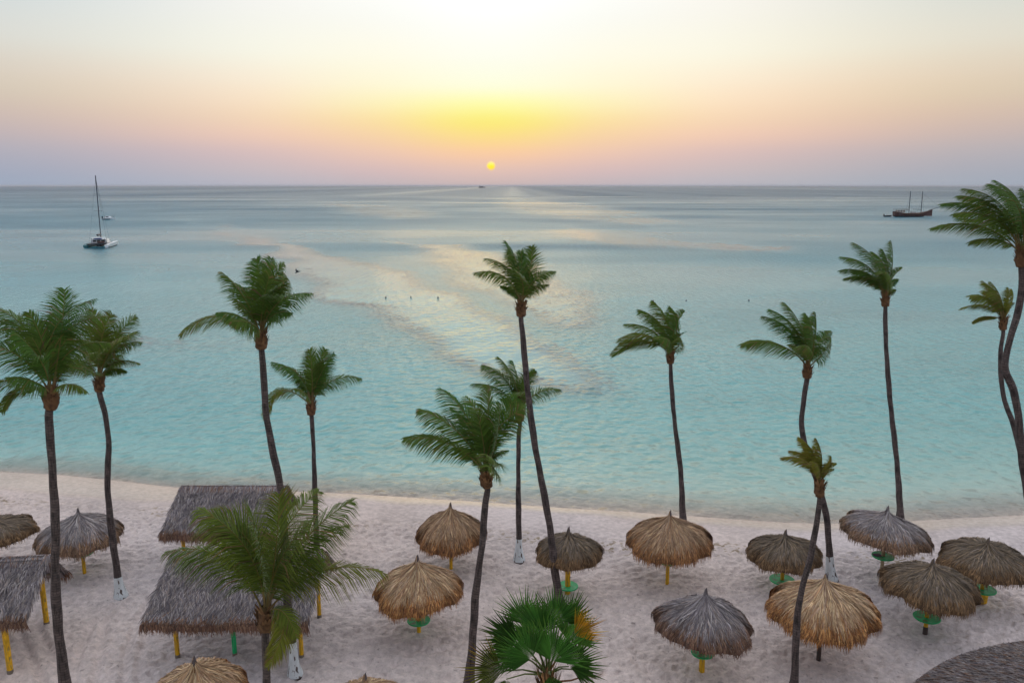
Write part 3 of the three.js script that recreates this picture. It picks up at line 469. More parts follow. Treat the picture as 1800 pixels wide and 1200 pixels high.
{ // broad roof of the beach bar near the hotel
  const t = thing('beach_bar_roof', 'broad dark grey thatched roof of a round bar close to the hotel', 'thatched roof', 16.6, 0, -13.2);
  const P = THATCH.slate, rnd = rng(404), A = new Acc(), R = 8.6, eave = 2.6, top = 6.4, H = (q) => eave + (top - eave) * (1 - q), base = P.edge[3].map((v) => v * 0.7);
  const ring = []; for (let j = 0; j <= 8; j++) { const r = []; for (let i = 0; i < 64; i++) { const q = j / 8 * 0.985, a = i / 64 * 6.2832; r.push(A.v(Math.cos(a) * q * R, H(q) - 0.03, Math.sin(a) * q * R, base)); } ring.push(r); }
  for (let j = 0; j < 8; j++) for (let i = 0; i < 64; i++) { const i2 = (i + 1) % 64; A.i.push(ring[j][i], ring[j + 1][i2], ring[j][i2], ring[j][i], ring[j + 1][i], ring[j + 1][i2]); }
  for (let k = 0; k < 70000; k++) {
    const seaward = k < 62000, a = seaward ? -Math.PI / 2 - 0.45 + (rnd() - 0.5) * 1.5 : rnd() * 6.2832, q0 = seaward ? 0.62 + 0.36 * rnd() : Math.sqrt(rnd()) * 0.95, clump = 0.5 * vnoise(a * 24, q0 * 40, 4) + 0.5 * vnoise(a * 70, q0 * 90, 5);
    const len = 0.14 + 0.2 * rnd(), ax = Math.cos(a), az = Math.sin(a), l = 0.01 + 0.08 * rnd() * rnd(), tw = (rnd() - 0.5) * 1.0 * len, q1 = q0 + len / R, over = Math.max(0, q1 - 0.985) * R, qe = Math.min(q1, 0.99), w = 0.011 + 0.012 * rnd(), roll = (rnd() - 0.5) * 1.4;
    const qm = (q0 + qe) / 2, c = pick(rnd, rnd() < 0.25 ? P.edge : P.top).map((v) => v * (0.5 + 0.6 * clump));
    A.ribbon([[ax * q0 * R, H(q0) + l * 0.3, az * q0 * R], [ax * qm * R - az * tw * 0.5, H(qm) + l, az * qm * R + ax * tw * 0.5], [ax * qe * R - az * tw, H(qe) + l - over * 0.9, az * qe * R + ax * tw]], [w, w, w * 0.4], [-az * Math.cos(roll), Math.sin(roll), ax * Math.cos(roll)], c);
  }
  part('thatch', A.geo(), straw, t, { kind: 'stuff' });
  const g = new THREE.CylinderGeometry(0.13, 0.15, 3.1, 12);
  for (let k = 0; k < 8; k++) { const p = part('post', g, yellowPaint, t), a = k / 8 * 6.2832 + 0.2; p.position.set(Math.cos(a) * 6.9, 1.35, Math.sin(a) * 6.9); }
}

// ------------------------------------------------------------------ palms
const leafMat = new THREE.MeshPhysicalMaterial({ vertexColors: true, roughness: 0.9, transmission: 0.36, thickness: 0, specularIntensity: 0.5 });
const barkMap = dataTex(256, 1024, (i, j, o) => {                // ring scars and cracks of a coconut trunk; the tile is 0.9 m round by 3 m high
  const u = i / 256, v = j / 1024, ring = v * 34 + 0.5 * Math.sin(u * 6.2832 + 1) * 0.5 + 0.35 * vnoise(u * 8, v * 34, 2), f = ring - Math.floor(ring);
  const groove = 1 - sstep(0.0, 0.16, Math.min(f, 1 - f)), crack = sstep(0.66, 0.8, vnoise((i % 256) * 0.11, j * 0.012, 6)), grain = hash2(i, j, 8), blot = fbm(u * 5, v * 22, 9, 3);
  const k = (0.82 + 0.5 * (blot - 0.5) + 0.16 * (grain - 0.5)) * (1 - 0.34 * groove) * (1 - 0.3 * crack);
  o[0] = 106 * k; o[1] = 92 * k; o[2] = 90 * k;
}, true);
const barkBump = dataTex(256, 1024, (i, j, o) => { const u = i / 256, v = j / 1024, ring = v * 34 + 0.25 * Math.sin(u * 6.2832 + 1) + 0.35 * vnoise(u * 8, v * 34, 2), f = ring - Math.floor(ring); o[0] = o[1] = o[2] = 255 * clamp(sstep(0, 0.25, Math.min(f, 1 - f)) * 0.8 + 0.2 * hash2(i, j, 3), 0, 1); });
const bark = new THREE.MeshStandardMaterial({ map: barkMap, bumpMap: barkBump, bumpScale: 0.012, roughness: 0.92 });
const paintMap = dataTex(256, 256, (i, j, o) => { const n = fbm(i * 0.05, j * 0.05, 14, 3), chip = sstep(0.66, 0.7, fbm(i * 0.07, j * 0.055, 15, 4)) , k = 1 + 0.14 * (n - 0.5); const p = [205 * k, 210 * k, 214 * k], b = [92, 80, 78]; for (let c = 0; c < 3; c++) o[c] = lerp(p[c], b[c], chip); }, true);
const paint = new THREE.MeshStandardMaterial({ map: paintMap, roughness: 0.85 });
const fibre = new THREE.MeshStandardMaterial({ vertexColors: true, roughness: 0.95 });

function trunkGeo(curve, h0, h1, rad, grow = 0) {
  const n = Math.max(8, Math.round((h1 - h0) * 9)), m = 14, p = [], uv = [], idx = [];
  for (let k = 0; k <= n; k++) {
    const h = lerp(h0, h1, k / n), c = curve(h), t = curve(h + 0.05).sub(curve(h - 0.05)).normalize(), s = V().crossVectors(t, V(0, 0, 1)).normalize(), u = V().crossVectors(s, t);
    for (let j = 0; j <= m; j++) { const a = j / m * Math.PI * 2, r = rad(h, a) + grow, q = c.clone().addScaledVector(s, Math.cos(a) * r).addScaledVector(u, Math.sin(a) * r); p.push(q.x, q.y, q.z); uv.push(j / m, h / 3); }
  }
  for (let k = 0; k < n; k++) for (let j = 0; j < m; j++) { const a = k * (m + 1) + j, b = a + m + 1; idx.push(a, b, a + 1, a + 1, b, b + 1); }
  const g = new THREE.BufferGeometry(); g.setAttribute('position', new THREE.Float32BufferAttribute(p, 3)); g.setAttribute('uv', new THREE.Float32BufferAttribute(uv, 2)); g.setIndex(idx); g.computeVertexNormals(); return g;
}
const WIND = V(-0.9, 0, -0.35).normalize();
function frondGeo(tip, ctrl, R, o) {
  // one feathered leaf from the crown's heart to its tip
  const A = new Acc(), P0 = V(0, 0, 0), P1 = ctrl, P2 = tip, L = P1.length() * 0.5 + P2.clone().sub(P1).length() * 0.5 + P2.length() * 0.5 - P2.length() * 0.5;
  const len = P2.length();
  const B = (t) => V((1 - t) * (1 - t) * P0.x + 2 * t * (1 - t) * P1.x + t * t * P2.x, 2 * t * (1 - t) * P1.y + t * t * P2.y, 2 * t * (1 - t) * P1.z + t * t * P2.z);
  const Tn = (t) => P1.clone().multiplyScalar(2 * (1 - 2 * t)).addScaledVector(P2, 2 * t).normalize();
  const stem = [], rs = []; for (let k = 0; k <= 12; k++) { const t = k / 12; stem.push(B(t)); rs.push(lerp(0.032, 0.005, Math.pow(t, 0.7)) * (k === 0 ? 1.5 : 1)); }
  const yel = o.yellow, sc = [lerp(0.10, 0.30, yel) + 0.05, lerp(0.12, 0.2, yel) + 0.02, 0.03];
  A.tube(stem, rs, 5, (k) => (k < 3 ? [0.26, 0.19, 0.07] : sc));
  const ref = V((R() - 0.5) * 0.9, 1, (R() - 0.5) * 0.9 + 0.25).addScaledVector(WIND, -0.35).normalize();
  const n = Math.round(64 + 15 * len), maxL = (o.leaf ?? 1) * clamp(0.3 * len, 0.22, 0.85) * (0.9 + 0.2 * R()), wind = o.wind * (0.8 + 0.4 * R()), droop = o.droop * (0.8 + 0.4 * R());
  const g0 = [lerp(0.05, 0.27, yel), lerp(0.145, 0.215, yel), 0.016];
  for (const sd of [-1, 1]) for (let k = 0; k < n; k++) {
    const t = 0.2 + 0.797 * (k + R() * 0.7) / n, p = B(t), T = Tn(t);
    let S = V().crossVectors(T, ref).normalize(); const N = V().crossVectors(S, T);
    const prof = Math.min(1, 0.42 + 2.2 * (t - 0.2)) * Math.pow(Math.max(0, 1 - Math.pow(t, 3.2)), 0.8) + 0.16, l = maxL * prof * (0.82 + 0.36 * R());
    if (R() < 0.035) continue;
    const fwd = lerp(0.35, 1.1, t), d = S.clone().multiplyScalar(sd * 0.78).addScaledVector(T, fwd).addScaledVector(N, 0.12 * (R() - 0.3)).addScaledVector(WIND, wind * 0.72); const hz = Math.hypot(T.x, T.z); d.y -= droop * (0.15 + 0.6 * hz); d.x += (R() - 0.5) * 0.18; d.y += (R() - 0.5) * 0.16; d.z += (R() - 0.5) * 0.18; d.normalize();
    const e = d.clone().addScaledVector(WIND, wind * 0.75); e.y -= droop * (0.35 + 0.9 * hz + 0.4 * R()); e.normalize();
    const m = p.clone().addScaledVector(d, l * 0.5), q = m.clone().addScaledVector(e, l * 0.5), w = 0.017 + 0.013 * R();
    const side = V().crossVectors(d, N).normalize().multiplyScalar(0.85).addScaledVector(N, (R() - 0.5) * 1.1).addScaledVector(T, 0.35).normalize();
    const v = 0.7 + 0.6 * R(), dry = R() < 0.03 + 0.25 * yel * t ? 1 : 0, gt = clamp(yel * 0.4 * t + R() * 0.1, 0, 1);
    const c = dry ? [0.2 * v, 0.13 * v, 0.05] : [(g0[0] + 0.05 * gt) * v, (g0[1] + 0.03 * gt) * v, g0[2] * v];
    const c2 = [c[0] * 1.15 + 0.02 * yel, c[1] * 1.0, c[2]];
    A.ribbon([p.toArray(), m.toArray(), q.toArray()], [w * 0.75, w, 0], side.toArray(), c, c2);
  }
  return A.geo();
}
function coconutPalm(d, label, seed, o = {}) {
  const R = rng(seed), base = d.trunk[0], t = thing('coconut_palm', label, 'palm tree', base[0], 0, d.z, 0, 'coconut palms');
  const wy = o.lean ?? 0, pts = d.trunk.map(([x, y], k) => V(x - base[0], k ? y : -0.3, wy * Math.sin(k * 1.3) * (k ? 1 : 0)));
  const crown = V(d.crown[0] - base[0], d.crown[1], 0);
  const all = [...pts, crown.clone().add(V(0, -0.25, 0))], cv = new THREE.CatmullRomCurve3(all, false, 'centripetal'), ys = [], M = 240;
  for (let k = 0; k <= M; k++) ys.push(cv.getPoint(k / M));
  const curve = (h) => { if (h <= ys[0].y) return ys[0].clone().setY(h); let k = 0; while (k < M - 1 && ys[k + 1].y < h) k++; const f = clamp((h - ys[k].y) / Math.max(1e-4, ys[k + 1].y - ys[k].y), 0, 1.5); return ys[k].clone().lerp(ys[k + 1], f); };
  const top = crown.y - 0.32, r0 = d.r, sd = seed * 1.7;
  const rad = (h, a) => (lerp(r0, r0 * 0.66, clamp(h / top, 0, 1)) + 0.13 * r0 / 0.14 * Math.exp(-Math.max(h, 0) / 0.32)) * (1 + 0.07 * Math.sin(h * 2.3 + sd) + 0.05 * Math.sin(h * 5.1 + a + sd) + 0.03 * Math.sin(2 * a + h));
  const trunk = part('trunk', trunkGeo(curve, -0.25, top, rad), bark, t);
  if (o.white) part('white_paint', trunkGeo(curve, -0.06, o.white, rad, 0.006), paint, trunk);
  // fibrous heart with old leaf bases
  const F = new Acc(), hp = [], hr = []; const hs = o.heart ?? 1;
  for (let k = 0; k <= 9; k++) { const u = k / 9, h = top - 0.12 + u * 0.62 * hs; hp.push(curve(Math.min(h, crown.y)).setY(h)); const r = (0.1 + 0.11 * Math.pow(Math.sin(Math.PI * clamp(u * 0.8 + 0.12, 0, 1)), 0.8) - 0.07 * u) * hs; hr.push((a) => r * (1 + 0.12 * Math.sin(a * 5 + k * 2.1 + sd) + 0.07 * Math.sin(a * 9 - k * 1.3))); }
  F.tube(hp, hr, 14, (k, j) => { const v = 0.4 + 0.9 * hash2(k, j, seed), w = k > 7 ? 0.6 : 0; return [lerp(0.15, 0.2, w) * v, lerp(0.075, 0.14, w) * v, lerp(0.035, 0.05, w) * v]; });
  for (let k = 0; k < 44; k++) {
    const a = R() * 6.28, h = top - 0.06 + R() * 0.45 * hs, c = curve(Math.min(h, crown.y)), r1 = 0.15 * hs, up = 0.16 + 0.18 * R(), out = 0.06 + 0.1 * R(), v = 0.6 + 0.7 * R();
    F.ribbon([[c.x + Math.cos(a) * r1 * 0.8, h, c.z + Math.sin(a) * r1 * 0.8], [c.x + Math.cos(a) * (r1 + out * 0.5), h + up * 0.6, c.z + Math.sin(a) * (r1 + out * 0.5)], [c.x + Math.cos(a) * (r1 + out), h + up, c.z + Math.sin(a) * (r1 + out)]], [0.1, 0.07, 0.02], [-Math.sin(a), 0, Math.cos(a)], [0.19 * v, 0.1 * v, 0.045 * v]);
  }
  part('crown_heart', F.geo(), fibre, t);
  const list = d.fronds.map((f) => { const l = Math.hypot(f[0], f[1]); return [f[0], f[1], f[3] ?? (R() - 0.5) * 1.5 * Math.min(1, l / 2), f[2]]; });
  const big = Math.max(...list.map((f) => Math.hypot(f[0], f[1]))), extra = Math.round((o.extra ?? 8) * 0.5);
  for (let k = 0; k < extra; k++) {                              // leaves that point towards or away from the hotel
    const z = (k % 2 && !o.back ? 1 : -1) * (0.45 + 0.45 * R()) * big, y = (0.3 + 0.6 * R()) * big * 0.8, x = ((R() - 0.62) * 0.9) * big * 0.75;
    list.push([x, y, z * 0.75, 0.16]);
  }
  for (const [x, y, z, arch] of list) {
    const tip = V(x, y, z), l = tip.length(), nrm = V(-y, x, 0); if (nrm.y < 0 || (Math.abs(x) < 0.25 * Math.abs(y) && nrm.x < 0)) nrm.negate(); if (nrm.length() < 0.2 * l) nrm.set(0, 1, 0); nrm.normalize(); nrm.y += 0.15;
    const ctrl = tip.clone().multiplyScalar(0.5).addScaledVector(nrm, arch * l * 1.25); ctrl.y += 0.06 * l;
    const f = part('frond', frondGeo(tip, ctrl, R, { yellow: clamp((o.yellow ?? 0.12) + (y < 0.25 * l ? 0.15 : 0) + (R() - 0.5) * 0.16, 0, 1), wind: o.wind ?? 0.6, droop: o.droop ?? 0.55, leaf: o.leaf }), leafMat, t);
    f.position.copy(crown).add(V((R() - 0.5) * 0.06, -0.02, (R() - 0.5) * 0.06));
  }
  return t;
}
coconutPalm(PALMS[0], 'large full-crowned coconut palm with unpainted trunk beside the yellow-post pavilion', 11, { extra: 10, leaf: 1.1, wind: 0.35, droop: 0.6, heart: 1.15 });
coconutPalm(PALMS[1], 'coconut palm with chipped white trunk base beside the grey domed umbrella', 12, { white: 0.8, extra: 9, wind: 0.25, yellow: 0.2 });
coconutPalm(PALMS[2], 'coconut palm with tall white flared base rising past both grey pavilions', 13, { white: 1.15, extra: 9, wind: 0.35, droop: 0.6 });
coconutPalm(PALMS[3], 'slim coconut palm with white trunk base on open sand beside the shore pavilion', 14, { white: 1.0, extra: 6, wind: 0.15, droop: 0.5 });
coconutPalm(PALMS[4], 'bushy coconut palm with short wavy bare trunk crossing a golden umbrella', 15, { extra: 10, wind: 0.3, droop: 0.5 });
coconutPalm(PALMS[5], 'coconut palm with white base and straight upright trunk behind the tall leaning palm', 16, { white: 0.95, extra: 7, wind: 0.3 });
coconutPalm(PALMS[6], 'tall leaning coconut palm whose bare trunk crosses the small dark umbrella', 17, { extra: 6, wind: 0.3 });
coconutPalm(PALMS[7], 'windswept coconut palm rising behind the wide golden umbrella at the waterline', 18, { extra: 7, wind: 0.8 });
coconutPalm(PALMS[8], 'windswept coconut palm with white base, its trunk bending behind a short yellowish palm', 19, { white: 1.0, extra: 7, wind: 0.8 });
coconutPalm(PALMS[9], 'short yellowish coconut palm with thin wavy trunk beside the largest golden umbrella', 20, { extra: 5, wind: 0.9, yellow: 0.5, heart: 0.8 });
coconutPalm(PALMS[10], 'tall windswept coconut palm rising behind the tilted grey umbrella', 21, { extra: 8, wind: 0.85 });
coconutPalm(PALMS[11], 'very tall coconut palm with thick S-curved trunk and heavy windblown crown', 22, { extra: 9, wind: 0.9, heart: 1.1 });
coconutPalm(PALMS[12], 'smaller yellow-green coconut palm beside the thick S-curved trunk', 23, { extra: 6, wind: 0.9, yellow: 0.35, heart: 0.85 });
coconutPalm(PALMS[13], 'short coconut palm with big open fronds in front of a thatched pavilion', 24, { extra: 4, back: true, leaf: 1.3, wind: 0.1, droop: 0.55, yellow: 0.22, heart: 1.1 });

// fan palm by the hotel
{
  const t = thing('fan_palm', 'fan palm with broad pleated leaves, some yellowed, in front of the leaning palm', 'palm tree', 0.82, 0, -16.6);
  const R = rng(900), curve = (h) => V(0.03 * Math.sin(h * 0.9), h, 0.02 * Math.sin(h * 1.3));
  part('trunk', trunkGeo(curve, -0.2, 4.7, (h, a) => 0.15 + 0.06 * Math.exp(-h / 0.3) + 0.008 * Math.sin(h * 9 + a)), bark, t);
  const F = new Acc();
  for (let k = 0; k < 90; k++) { const a = R() * 6.28, h = 4.35 + R() * 0.6, v = 0.6 + 0.8 * R(), o = 0.14 + 0.12 * R(); F.ribbon([[Math.cos(a) * 0.13, h - 0.15, Math.sin(a) * 0.13], [Math.cos(a) * o, h + 0.1, Math.sin(a) * o], [Math.cos(a) * (o + 0.08), h + 0.3 * R() + 0.15, Math.sin(a) * (o + 0.08)]], [0.07, 0.05, 0.01], [-Math.sin(a), 0, Math.cos(a)], [0.24 * v, 0.12 * v, 0.05 * v]); }
  F.tube([V(0, 4.55, 0), V(0, 4.85, 0), V(0, 5.1, 0)], [0.15, 0.14, 0.04], 10, [0.16, 0.09, 0.04]);
  part('crown_heart', F.geo(), fibre, t);
  // [hub x, y, z, blade direction x, y, z, blade length, half spread, yellowing]
  const fans = [[0.08, 0.69, 0.25, 0.15, 1, 0, 1.25, 1.3, 0.02], [-0.39, 0.72, 0.2, -0.75, 0.75, 0.1, 1.1, 1.25, 0.02], [0.5, 0.52, 0.2, 0.6, 0.7, 0.1, 1.05, 1.4, 0.06], [-1.1, 0.4, 0.2, -1, 0.3, 0.15, 1.1, 1.05, 0.48], [-0.5, 1.15, -0.5, -0.45, 1, -0.3, 1.0, 0.95, 0.03], [0.2, 1.2, -0.5, 0.15, 1, -0.3, 0.95, 1.35, 0.03], [0.67, 1.0, -0.3, 0.65, 0.55, 0, 0.85, 0.9, 0.85], [-1.0, 0.3, 0.35, -0.15, -0.85, 0.3, 0.75, 1.0, 0.3], [-0.72, 0.92, -0.2, -1, 0.35, -0.1, 1.05, 1.0, 0.06], [0.5, 1.1, -0.6, 0.55, 0.8, -0.3, 0.9, 1.0, 0.05], [0.05, 0.5, 0.5, 0.1, -0.6, 0.6, 0.6, 0.9, 0.08], [-0.7, 0.6, -0.1, -0.95, 0.25, 0.2, 1.0, 0.9, 0.1], [0.6, 0.38, 0.1, 0.85, 0.0, 0.2, 0.7, 0.9, 0.12], [-0.1, 1.15, -0.2, -0.2, 1, -0.1, 1.05, 1.2, 0.02], [-0.3, 0.5, -0.8, -0.3, 0.6, -0.8, 1.0, 1.2, 0.03], [0.6, 0.5, -0.8, 0.5, 0.4, -0.8, 1.0, 1.2, 0.04]];
  const heart = V(0, 4.9, 0);
  for (const [hx, hy, hz, dx, dy, dz, bl, spread, yel] of fans) {
    const A = new Acc(), hub = V(hx * 0.95, 4.72 + hy, hz), fw = V(dx, dy, dz).normalize(), mid = heart.clone().lerp(hub, 0.55).add(V(0, 0.08, 0));
    A.tube([heart, mid, hub], [0.03, 0.019, 0.014], 6, yel > 0.5 ? [0.3, 0.16, 0.06] : [0.15, 0.19, 0.05]);
    let N = V((R() - 0.5) * 1.1 + fw.x * 0.5, 0.2 + 0.6 * R(), 0.85); N.addScaledVector(fw, -N.dot(fw)).normalize(); const S = V().crossVectors(fw, N).normalize();
    const n = Math.round(15 * spread + 10), lt = 0.6 + 0.9 * R();
    for (let k = 0; k < n; k++) {
      const a = lerp(-spread, spread, (k + 0.5) / n), da = spread / n, cup = 0.3 * (1 - Math.cos(a)), l = 0.9 * bl * (0.72 + 0.28 * Math.cos(a * 0.9)) * (0.86 + 0.28 * R());
      const d = (b, r, f) => hub.clone().addScaledVector(fw, Math.cos(b) * r).addScaledVector(S, Math.sin(b) * r).addScaledVector(N, f + cup * r * 0.8 - 0.12 * r * r / bl);
      const v = (0.65 + 0.7 * R()) * lt, tipY = clamp(yel * 1.6 + (yel > 0.25 ? 0.25 : 0.05), 0, 1), g = [0.045, 0.155, 0.02], y = [0.66, 0.33, 0.02], c = g.map((q, i) => lerp(q, y[i], yel > 0.6 ? 0.8 : yel * 0.35) * v), c2 = g.map((q, i) => lerp(q, y[i], tipY * (0.4 + 0.6 * R())) * v);
      const j = l * 0.52, r0 = A.v(...d(a, 0.03, 0).toArray(), c), l1 = A.v(...d(a - da, j, -0.03).toArray(), c), m1 = A.v(...d(a, j, 0.045).toArray(), c), q1 = A.v(...d(a + da, j, -0.03).toArray(), c);
      const tip = d(a + (R() - 0.5) * 0.06, l, 0); tip.y -= 0.16 * l * R() * R(); const e = A.v(...tip.toArray(), c2);
      A.i.push(r0, m1, l1, r0, q1, m1, l1, m1, e, m1, q1, e);
    }
    part('fan_leaf', A.geo(), leafMat, t, yel > 0.6 ? { label: 'withered orange-yellow fan leaf' } : undefined);
  }
  const Dd = new Acc();                                          // a withered leaf hanging by its stalk
  Dd.tube([V(0, 4.7, 0), V(0.55, 4.82, 0.1), V(1.05, 5.05, 0.15)], [0.03, 0.022, 0.014], 6, [0.26, 0.12, 0.06]);
  for (let k = 0; k < 26; k++) { const v = 0.6 + 0.7 * R(), a = (R() - 0.5) * 0.5; Dd.ribbon([[0.75 + 0.3 * R(), 4.9 + 0.15 * R(), 0.14], [1.05 + 0.15 * R(), 4.95 + a * 0.4, 0.15 + a * 0.3], [1.25 + 0.2 * R(), 4.95 + a * 0.6 + 0.15, 0.15 + a * 0.4]], [0.03, 0.035, 0], [0, 0.5, 0.86], [0.32 * v, 0.16 * v, 0.07 * v]); }
  part('withered_leaf', Dd.geo(), leafMat, t);
}

// ------------------------------------------------------------------ boats, buoys, bird
const white = std(0.75, 0.76, 0.77, 0.4), hullDark = std(0.05, 0.045, 0.05, 0.6), redBrown = std(0.09, 0.035, 0.028, 0.6), teal = std(0.03, 0.14, 0.15, 0.5), blueCloth = std(0.02, 0.05, 0.28, 0.8), dark = std(0.03, 0.032, 0.04, 0.4), spar = std(0.06, 0.06, 0.08, 0.5), wood = std(0.2, 0.1, 0.05, 0.6);
function loft(sections) {                                        // sections: [z, [[x, y] ...]] with the same number of points
  const p = [], idx = [], m = sections[0][1].length;
  for (const [z, s] of sections) for (const [x, y] of s) p.push(x, y, z);
  for (let k = 0; k + 1 < sections.length; k++) for (let j = 0; j < m; j++) { const a = k * m + j, b = k * m + (j + 1) % m; idx.push(a, b, b + m, a, b + m, a + m); }
  for (const k of [0, sections.length - 1]) for (let j = 1; j + 1 < m; j++) idx.push(k * m, k * m + (k ? j : j + 1), k * m + (k ? j + 1 : j));
  const g = new THREE.BufferGeometry(); g.setAttribute('position', new THREE.Float32BufferAttribute(p, 3)); g.setIndex(idx); return (() => { const n = g.toNonIndexed(); n.computeVertexNormals(); return n; })();
}
const rod = (a, b, r, n = 6) => { const d = b.clone().sub(a), g = new THREE.CylinderGeometry(r, r, d.length(), n); g.applyQuaternion(new THREE.Quaternion().setFromUnitVectors(V(0, 1, 0), d.clone().normalize())); g.translate((a.x + b.x) / 2, (a.y + b.y) / 2, (a.z + b.z) / 2); return g; };
const box = (w, h, d, x, y, z) => { const g = new THREE.BoxGeometry(w, h, d); g.translate(x, y, z); return g; };
{
  const t = thing('catamaran', 'anchored sailing catamaran with white cabin, tall bare mast and blue sail cover', 'boat', -113.5, WATER, -221, 0.22); t.scale.setScalar(0.78);
  const sec = (w, top, low) => [[-w, top], [w, top], [w * 0.9, 0.4], [w * 0.35, low], [-w * 0.35, low], [-w * 0.9, 0.4]];
  for (const s of [-1, 1]) {
    const g = loft([[-8, sec(0.12, 1.5, -0.1)], [-5.5, sec(0.55, 1.45, -0.5)], [0, sec(0.75, 1.35, -0.6)], [5, sec(0.75, 1.3, -0.5)], [7.2, sec(0.65, 0.9, -0.2)]]); g.translate(s * 3.4, 0, 0);
    const h = part('hull', g, s > 0 ? white : teal, t);
    part('waterline_stripe', box(1.5, 0.22, 10, s * 3.4, 0.12, 1), dark, h);
  }
  part('bridge_deck', box(6.2, 0.35, 10.4, 0, 1.22, 1.2), dark, t);
  part('nacelle', box(1.5, 1.0, 8, 0.3, 0.75, 0.5), dark, t);
  const cab = part('cabin', loft([[-3.6, [[-2.2, 1.4], [2.2, 1.4], [1.7, 1.75], [-1.7, 1.75]]], [-1.8, [[-2.7, 1.4], [2.7, 1.4], [2.2, 2.7], [-2.2, 2.7]]], [3, [[-2.7, 1.4], [2.7, 1.4], [2.3, 2.75], [-2.3, 2.75]]]]), white, t);
  for (const x of [-1.35, 0, 1.35]) part('window', box(1.05, 0.6, 0.05, x, 2.15, 3.02), dark, cab);
  part('bimini', box(4.6, 0.1, 3, 0.6, 3.35, 4.6), white, t);
  for (const [x, z] of [[-1.5, 3.3], [2.7, 3.3], [-1.5, 5.9], [2.7, 5.9]]) part('bimini_pole', rod(V(x, 1.4, z), V(x, 3.3, z), 0.05), spar, t);
  const mast = part('mast', rod(V(0, 1.4, 0), V(0.25, 24.6, 0), 0.16, 10), spar, t);
  part('spreader', rod(V(-1.4, 12.4, 0.2), V(1.4, 12.4, 0.2), 0.05), spar, mast); part('spreader', rod(V(-0.9, 18.2, 0.2), V(1.1, 18.2, 0.2), 0.05), spar, mast);
  const boom = part('boom', rod(V(0, 3.9, 0.2), V(0.4, 4.0, 5.2), 0.11), spar, t);
  const cover = new THREE.CapsuleGeometry(0.32, 4.2, 6, 12); cover.rotateX(Math.PI / 2); cover.translate(0.2, 4.3, 2.7); part('sail_cover', cover, dark, boom);
  part('folded_awning', box(2.2, 0.5, 1.4, -0.4, 3.0, 2), blueCloth, t);
  for (const [x, z] of [[-3.4, 2], [3.4, 2], [0, -7.4]]) part('stay', rod(V(x, 1.4, z), V(0.24, 24.0, 0), 0.025, 4), spar, t);
  part('dinghy', (() => { const g = new THREE.CapsuleGeometry(0.3, 1.8, 6, 10); g.rotateZ(Math.PI / 2); g.translate(1.6, 1.9, 6.6); return g; })(), redBrown, t);
}
{
  const t = thing('motor_boat', 'small white motor boat moored beyond the catamaran', 'boat', -198.7, WATER, -396.5, Math.PI / 2 + 0.1);
  const sec = (w, top, low) => [[-w, top], [w, top], [w * 0.6, low], [-w * 0.6, low]];
  part('hull', loft([[-2.9, sec(1.0, 0.75, -0.2)], [0, sec(1.05, 0.85, -0.25)], [1.8, sec(0.8, 1.0, -0.2)], [3, sec(0.08, 1.35, 0.3)]]), white, t);
  part('hull_band', box(2.16, 0.3, 3.6, 0, 0.3, -0.9), dark, t);
  const c = part('cabin', loft([[-1.4, [[-0.8, 0.8], [0.8, 0.8], [0.65, 1.75], [-0.65, 1.75]]], [0.4, [[-0.8, 0.8], [0.8, 0.8], [0.6, 1.75], [-0.6, 1.75]]], [1.1, [[-0.6, 0.85], [0.6, 0.85], [0.5, 1.1], [-0.5, 1.1]]]]), white, t);
  part('window', box(1.5, 0.4, 1.2, 0, 1.4, -0.5), dark, c);
  part('outboard_motor', box(0.45, 1.5, 0.5, 0, 0.9, -3.05), dark, t);
  part('flag_pole', rod(V(0, 0.8, 2.4), V(0, 2.6, 2.6), 0.04), spar, t);
}
